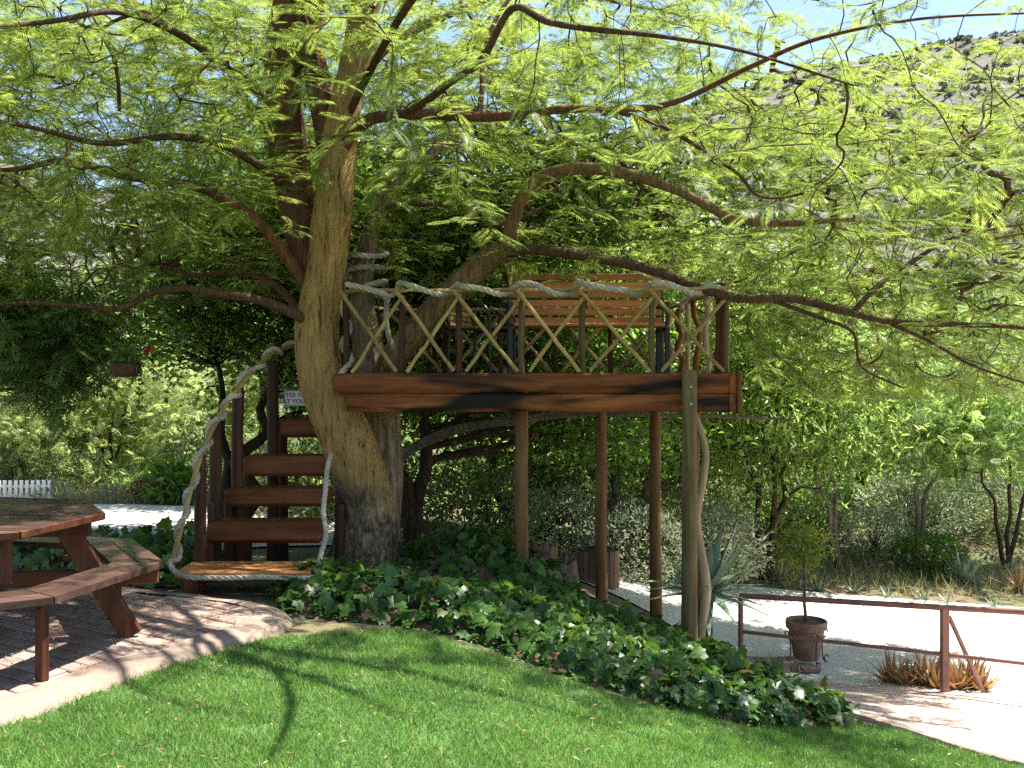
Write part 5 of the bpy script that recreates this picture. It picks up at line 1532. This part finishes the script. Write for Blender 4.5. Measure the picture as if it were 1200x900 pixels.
# ------------------------------------------------------------------ aloes and agave
def rosette(name, label, cat, loc, n, ln, w, mat, up=.9, spread=1.0, curl=.25, group=None, stem=0.0, th=.25):
    root = thing(name, label, cat, loc, group); o = Vector(loc) + Vector((0, 0, stem))
    if stem:
        MB().tube(wander(Vector(loc) - Vector((0, 0, .06)), o, 4, .05), .04, 9, jit=.1).build('stem', M['bark_grey'], root, smooth=True)
    for i in range(n):
        a = i * 2.39996 + random.uniform(-.2, .2); t = i / max(1, n - 1)
        el = (1.35 - 1.25 * t * spread) * up + random.uniform(-.12, .12)
        d = Vector((math.cos(a) * math.cos(el), math.sin(a) * math.cos(el), math.sin(el))); s_ = Vector((-math.sin(a), math.cos(a), 0))
        l = ln * random.uniform(.75, 1.1); nn_ = s_.cross(d) * -1
        mb = MB(); vs = []; K = 6
        for k in range(K + 1):
            u = k / K; p = o + d * (l * u) + Vector((0, 0, -curl * l * u * u + (.5 * curl * l * u ** 3 if el > .5 else 0)))
            ww = w * (1 - u) ** .75 * (.75 + .6 * min(1, u * 4)) + .001
            tk = ww * th
            vs += [p + s_ * ww + nn_ * -tk * 1.2, p + nn_ * tk * .1, p - s_ * ww + nn_ * -tk * 1.2, p - nn_ * tk * -2.0 * 0 + nn_ * (tk * 1.6) * -1.6]
        fs = []
        for k in range(K):
            for j in range(4):
                fs.append((k * 4 + j, k * 4 + (j + 1) % 4, (k + 1) * 4 + (j + 1) % 4, (k + 1) * 4 + j))
        mb.add(vs, fs); mb.build('leaf', mat, root, smooth=True)
    return root
al = at(829, 692, 8.35); zg = t1(al.x, al.y)
rosette('aloe', 'large grey green spiky aloe behind the front corner post', 'aloe', (al.x, al.y, zg), 30, .66, .046, M['aloe'], up=.95, spread=1.25, curl=.20, stem=al.z - zg)
G_AL = 'red aloes behind the railing'
k = 0
desc = ['leftmost of the red aloes behind the railing', 'second red aloe from the left behind the railing', 'third red aloe from the left behind the railing', 'red aloe just left of the railing post', 'red aloe just right of the railing post', 'tall red aloe under the railing brace', 'rightmost of the red aloes behind the railing']
for (px, D) in ((1045, 8.95), (1062, 8.8), (1082, 8.85), (1097, 8.65), (1122, 8.62), (1134, 8.75), (1148, 8.6)):
    p = gp(px, D, .0)
    rosette('red_aloe', desc[k], 'aloe', p, 24, random.uniform(.26, .38), .024, M['aloe_red'], up=1.05, spread=.75, curl=.08, group=G_AL); k += 1
rosette('agave', 'pale agave rosette on the far bank beneath the slim leaning stem', 'agave', gp(1130, 14.3), 20, .48, .045, M['aloe'], up=1.0, spread=.9, curl=.05)
rosette('agave', 'pale agave in the far bank right of the straight dark stem', 'agave', gp(1025, 16.0), 14, .4, .04, M['aloe'], up=1.1, spread=.7, curl=.05)
rosette('agave', 'grey agave beside the rust coloured bush across the road', 'agave', gp(190, 15.4), 14, .5, .04, M['aloe'], up=1.1, spread=.7, curl=.05)
for i, (px, D, lb) in enumerate(((870, 13.9, 'reddish tuft of strappy leaves behind the aloe'), (1195, 13.9, 'reddish strappy tuft at the right edge of the far bank'), (915, 14.2, 'tan strappy tuft behind the potted tree'))):
    rosette('strappy_tuft', lb, 'plant', gp(px, D), 22, .5, .016, M['aloe_red'] if i != 2 else M['dry_grass'], up=1.05, spread=.8, curl=.2, group='strappy tufts on the far bank')
for i, (px, D) in enumerate(((960, 13.7), (1000, 13.65), (1040, 13.4), (1085, 13.3), (1165, 13.0), (1110, 13.15))):
    rosette('verge_plant', 'small green strappy plant on the far road verge, number %s from the left' % ('one two three four six five'.split()[i]), 'plant', gp(px, D), 10, .26, .014, M['aloe'], up=1.0, spread=.8, curl=.3, group='small plants on the far verge')

# crooked branch tied beside the corner pole
cb, cr = px_path([(818, 790, 7.92, .042), (821, 740, 7.90, .04), (827, 690, 7.93, .042), (820, 640, 7.95, .036), (816, 605, 7.95, .034), (824, 560, 7.97, .034), (827, 530, 7.97, .03), (819, 500, 7.98, .03), (814, 486, 8.0, .026)], .05)
V_, F_ = trunk_tube(cb, cr, 12, .12, 6, 5.5)
o = MB().add(V_, F_).build('crooked_branch', M['drift'], None, smooth=True, origin=tuple(cb[0]))
tag(o, 'crooked peeled branch standing against the front corner pole', 'branch')
cb2, cr2 = px_path([(812, 780, 8.02, .045), (816, 700, 8.03, .04), (813, 600, 8.05, .038), (816, 480, 8.1, .03)], .06)
V_, F_ = trunk_tube(cb2, cr2, 12, .10, 6, 9.5)
o = MB().add(V_, F_).build('crooked_branch', M['wood_z'], None, smooth=True, origin=tuple(cb2[0]))
tag(o, 'darker straight branch hidden behind the crooked peeled branch', 'branch')

n = 5200
lx = RNG.uniform(-3.4, 4.4, n); ly = RNG.uniform(3.6, 9.5, n)
ok = (inside(LAWN, lx, ly) & (RNG.uniform(0, 1, n) < .5)) | inside(TOP, lx, ly) | ((lx > 1.9) & (ly > 5.9) & (RNG.uniform(0, 1, n) < .5)) | ((lx > -1.6) & (lx < 0) & (ly > 6.2) & (ly < 6.8))
lx, ly = lx[ok], ly[ok]; n = len(lx)
lz = np.where(inside(TOP, lx, ly), .008, np.where(inside(LAWN, lx, ly), T(lx, ly) + .035, T(lx, ly) + .048))
fr_ = rand_frames(n, .82)
V, Fc = instance(LEAF_N[0], LEAF_N[1], np.stack([lx, ly, lz], -1), fr_, RNG.uniform(.015, .045, n))
tag(np_mesh('leaf_litter', V, Fc, leaf_mat('dead_leaf', (.22, .15, .07), (.2, .13, .05), tmix=.15, var=.5)), 'fallen dry leaflets scattered on lawn, terrace and path', 'litter', kind='stuff')
# ------------------------------------------------------------------ stump and barrel
def stump(name, label, px, D, W, H, seed):
    b = Vector(gp(px, D, -.05)); n = 30; vs = []; K = 12
    for k in range(K + 1):
        t = k / K
        for i in range(n):
            a = 2 * math.pi * i / n
            r = W * (1.15 - .35 * t) * (1 + .28 * nz(math.cos(a) * 1.5 + seed, math.sin(a) * 1.5, t * 1.2) + .20 * (abs(nz(math.cos(a) * 4 + seed, math.sin(a) * 4, t * 2)) - .2))
            z = H * t * (1 + (.22 * nz(math.cos(a) * 1.7, math.sin(a) * 1.7 + seed, 3) if k > 6 else 0))
            vs.append(b + Vector((math.cos(a) * r, math.sin(a) * r, z)))
    vs.append(b + Vector((0, 0, H * .62)))
    fs = [(k * n + i, k * n + (i + 1) % n, (k + 1) * n + (i + 1) % n, (k + 1) * n + i) for k in range(K) for i in range(n)]
    fs += [(K * n + i, K * n + (i + 1) % n, len(vs) - 1) for i in range(n)]
    o = MB().add(vs, fs).build(name, M['bark_rough'], None, smooth=True, origin=tuple(b))
    return tag(o, label, 'stump')
stump('tree_stump', 'gnarled grey tree stump left of the wooden barrel', 637, 9.0, .14, .44, 2.0)
stump('tree_stump', 'lower split grey stump touching the wooden barrel', 660, 9.1, .15, .36, 5.0)
bc = Vector(gp(700, 11.2)); bz = bc.z
ba = thing('wooden_barrel', 'round planter clad in upright wooden staves under the platform', 'planter', tuple(bc))
RB, HB = .235, .42
ns_ = 20
for i in range(ns_):
    a = 2 * math.pi * i / ns_; d = Vector((math.cos(a), math.sin(a), 0)); s_ = Vector((-d.y, d.x, 0))
    MB().plank(bc + d * RB + Vector((0, 0, HB / 2 + random.uniform(-.008, .012))), (0, 0, HB / 2), s_ * (math.pi * RB / ns_ * .95), d * .014, .006).build('stave', M['barrel'], ba)
MB().lathe(bc + Vector((0, 0, HB - .05)), [(RB - .02, 0), (RB - .03, .05), (RB - .06, .055), (.12, .03), (.02, .05)], 20).build('liner', flat_mat('dark_plastic', (.03, .03, .035), .3, bmp=.6, bdist=.02, fine=18), ba, smooth=True)

# ------------------------------------------------------------------ white fence far left
fp = gp(2, 14.9); fn = thing('white_fence', 'low white picket fence at the far left across the road', 'fence', fp)
for i in range(16):
    x = fp[0] - .55 + i * .085
    MB().plank((x, fp[1], t1(x, fp[1]) + .17), (0, 0, .18), (.026, 0, 0), (0, .01, 0), .004).build('picket', M['sign_white'], fn)
for z in (.10, .26):
    MB().plank((fp[0] + .09, fp[1] + .022, fp[2] + z), (.68, 0, 0), (0, .01, 0), (0, 0, .02), .004).build('cross_rail', M['sign_white'], fn)
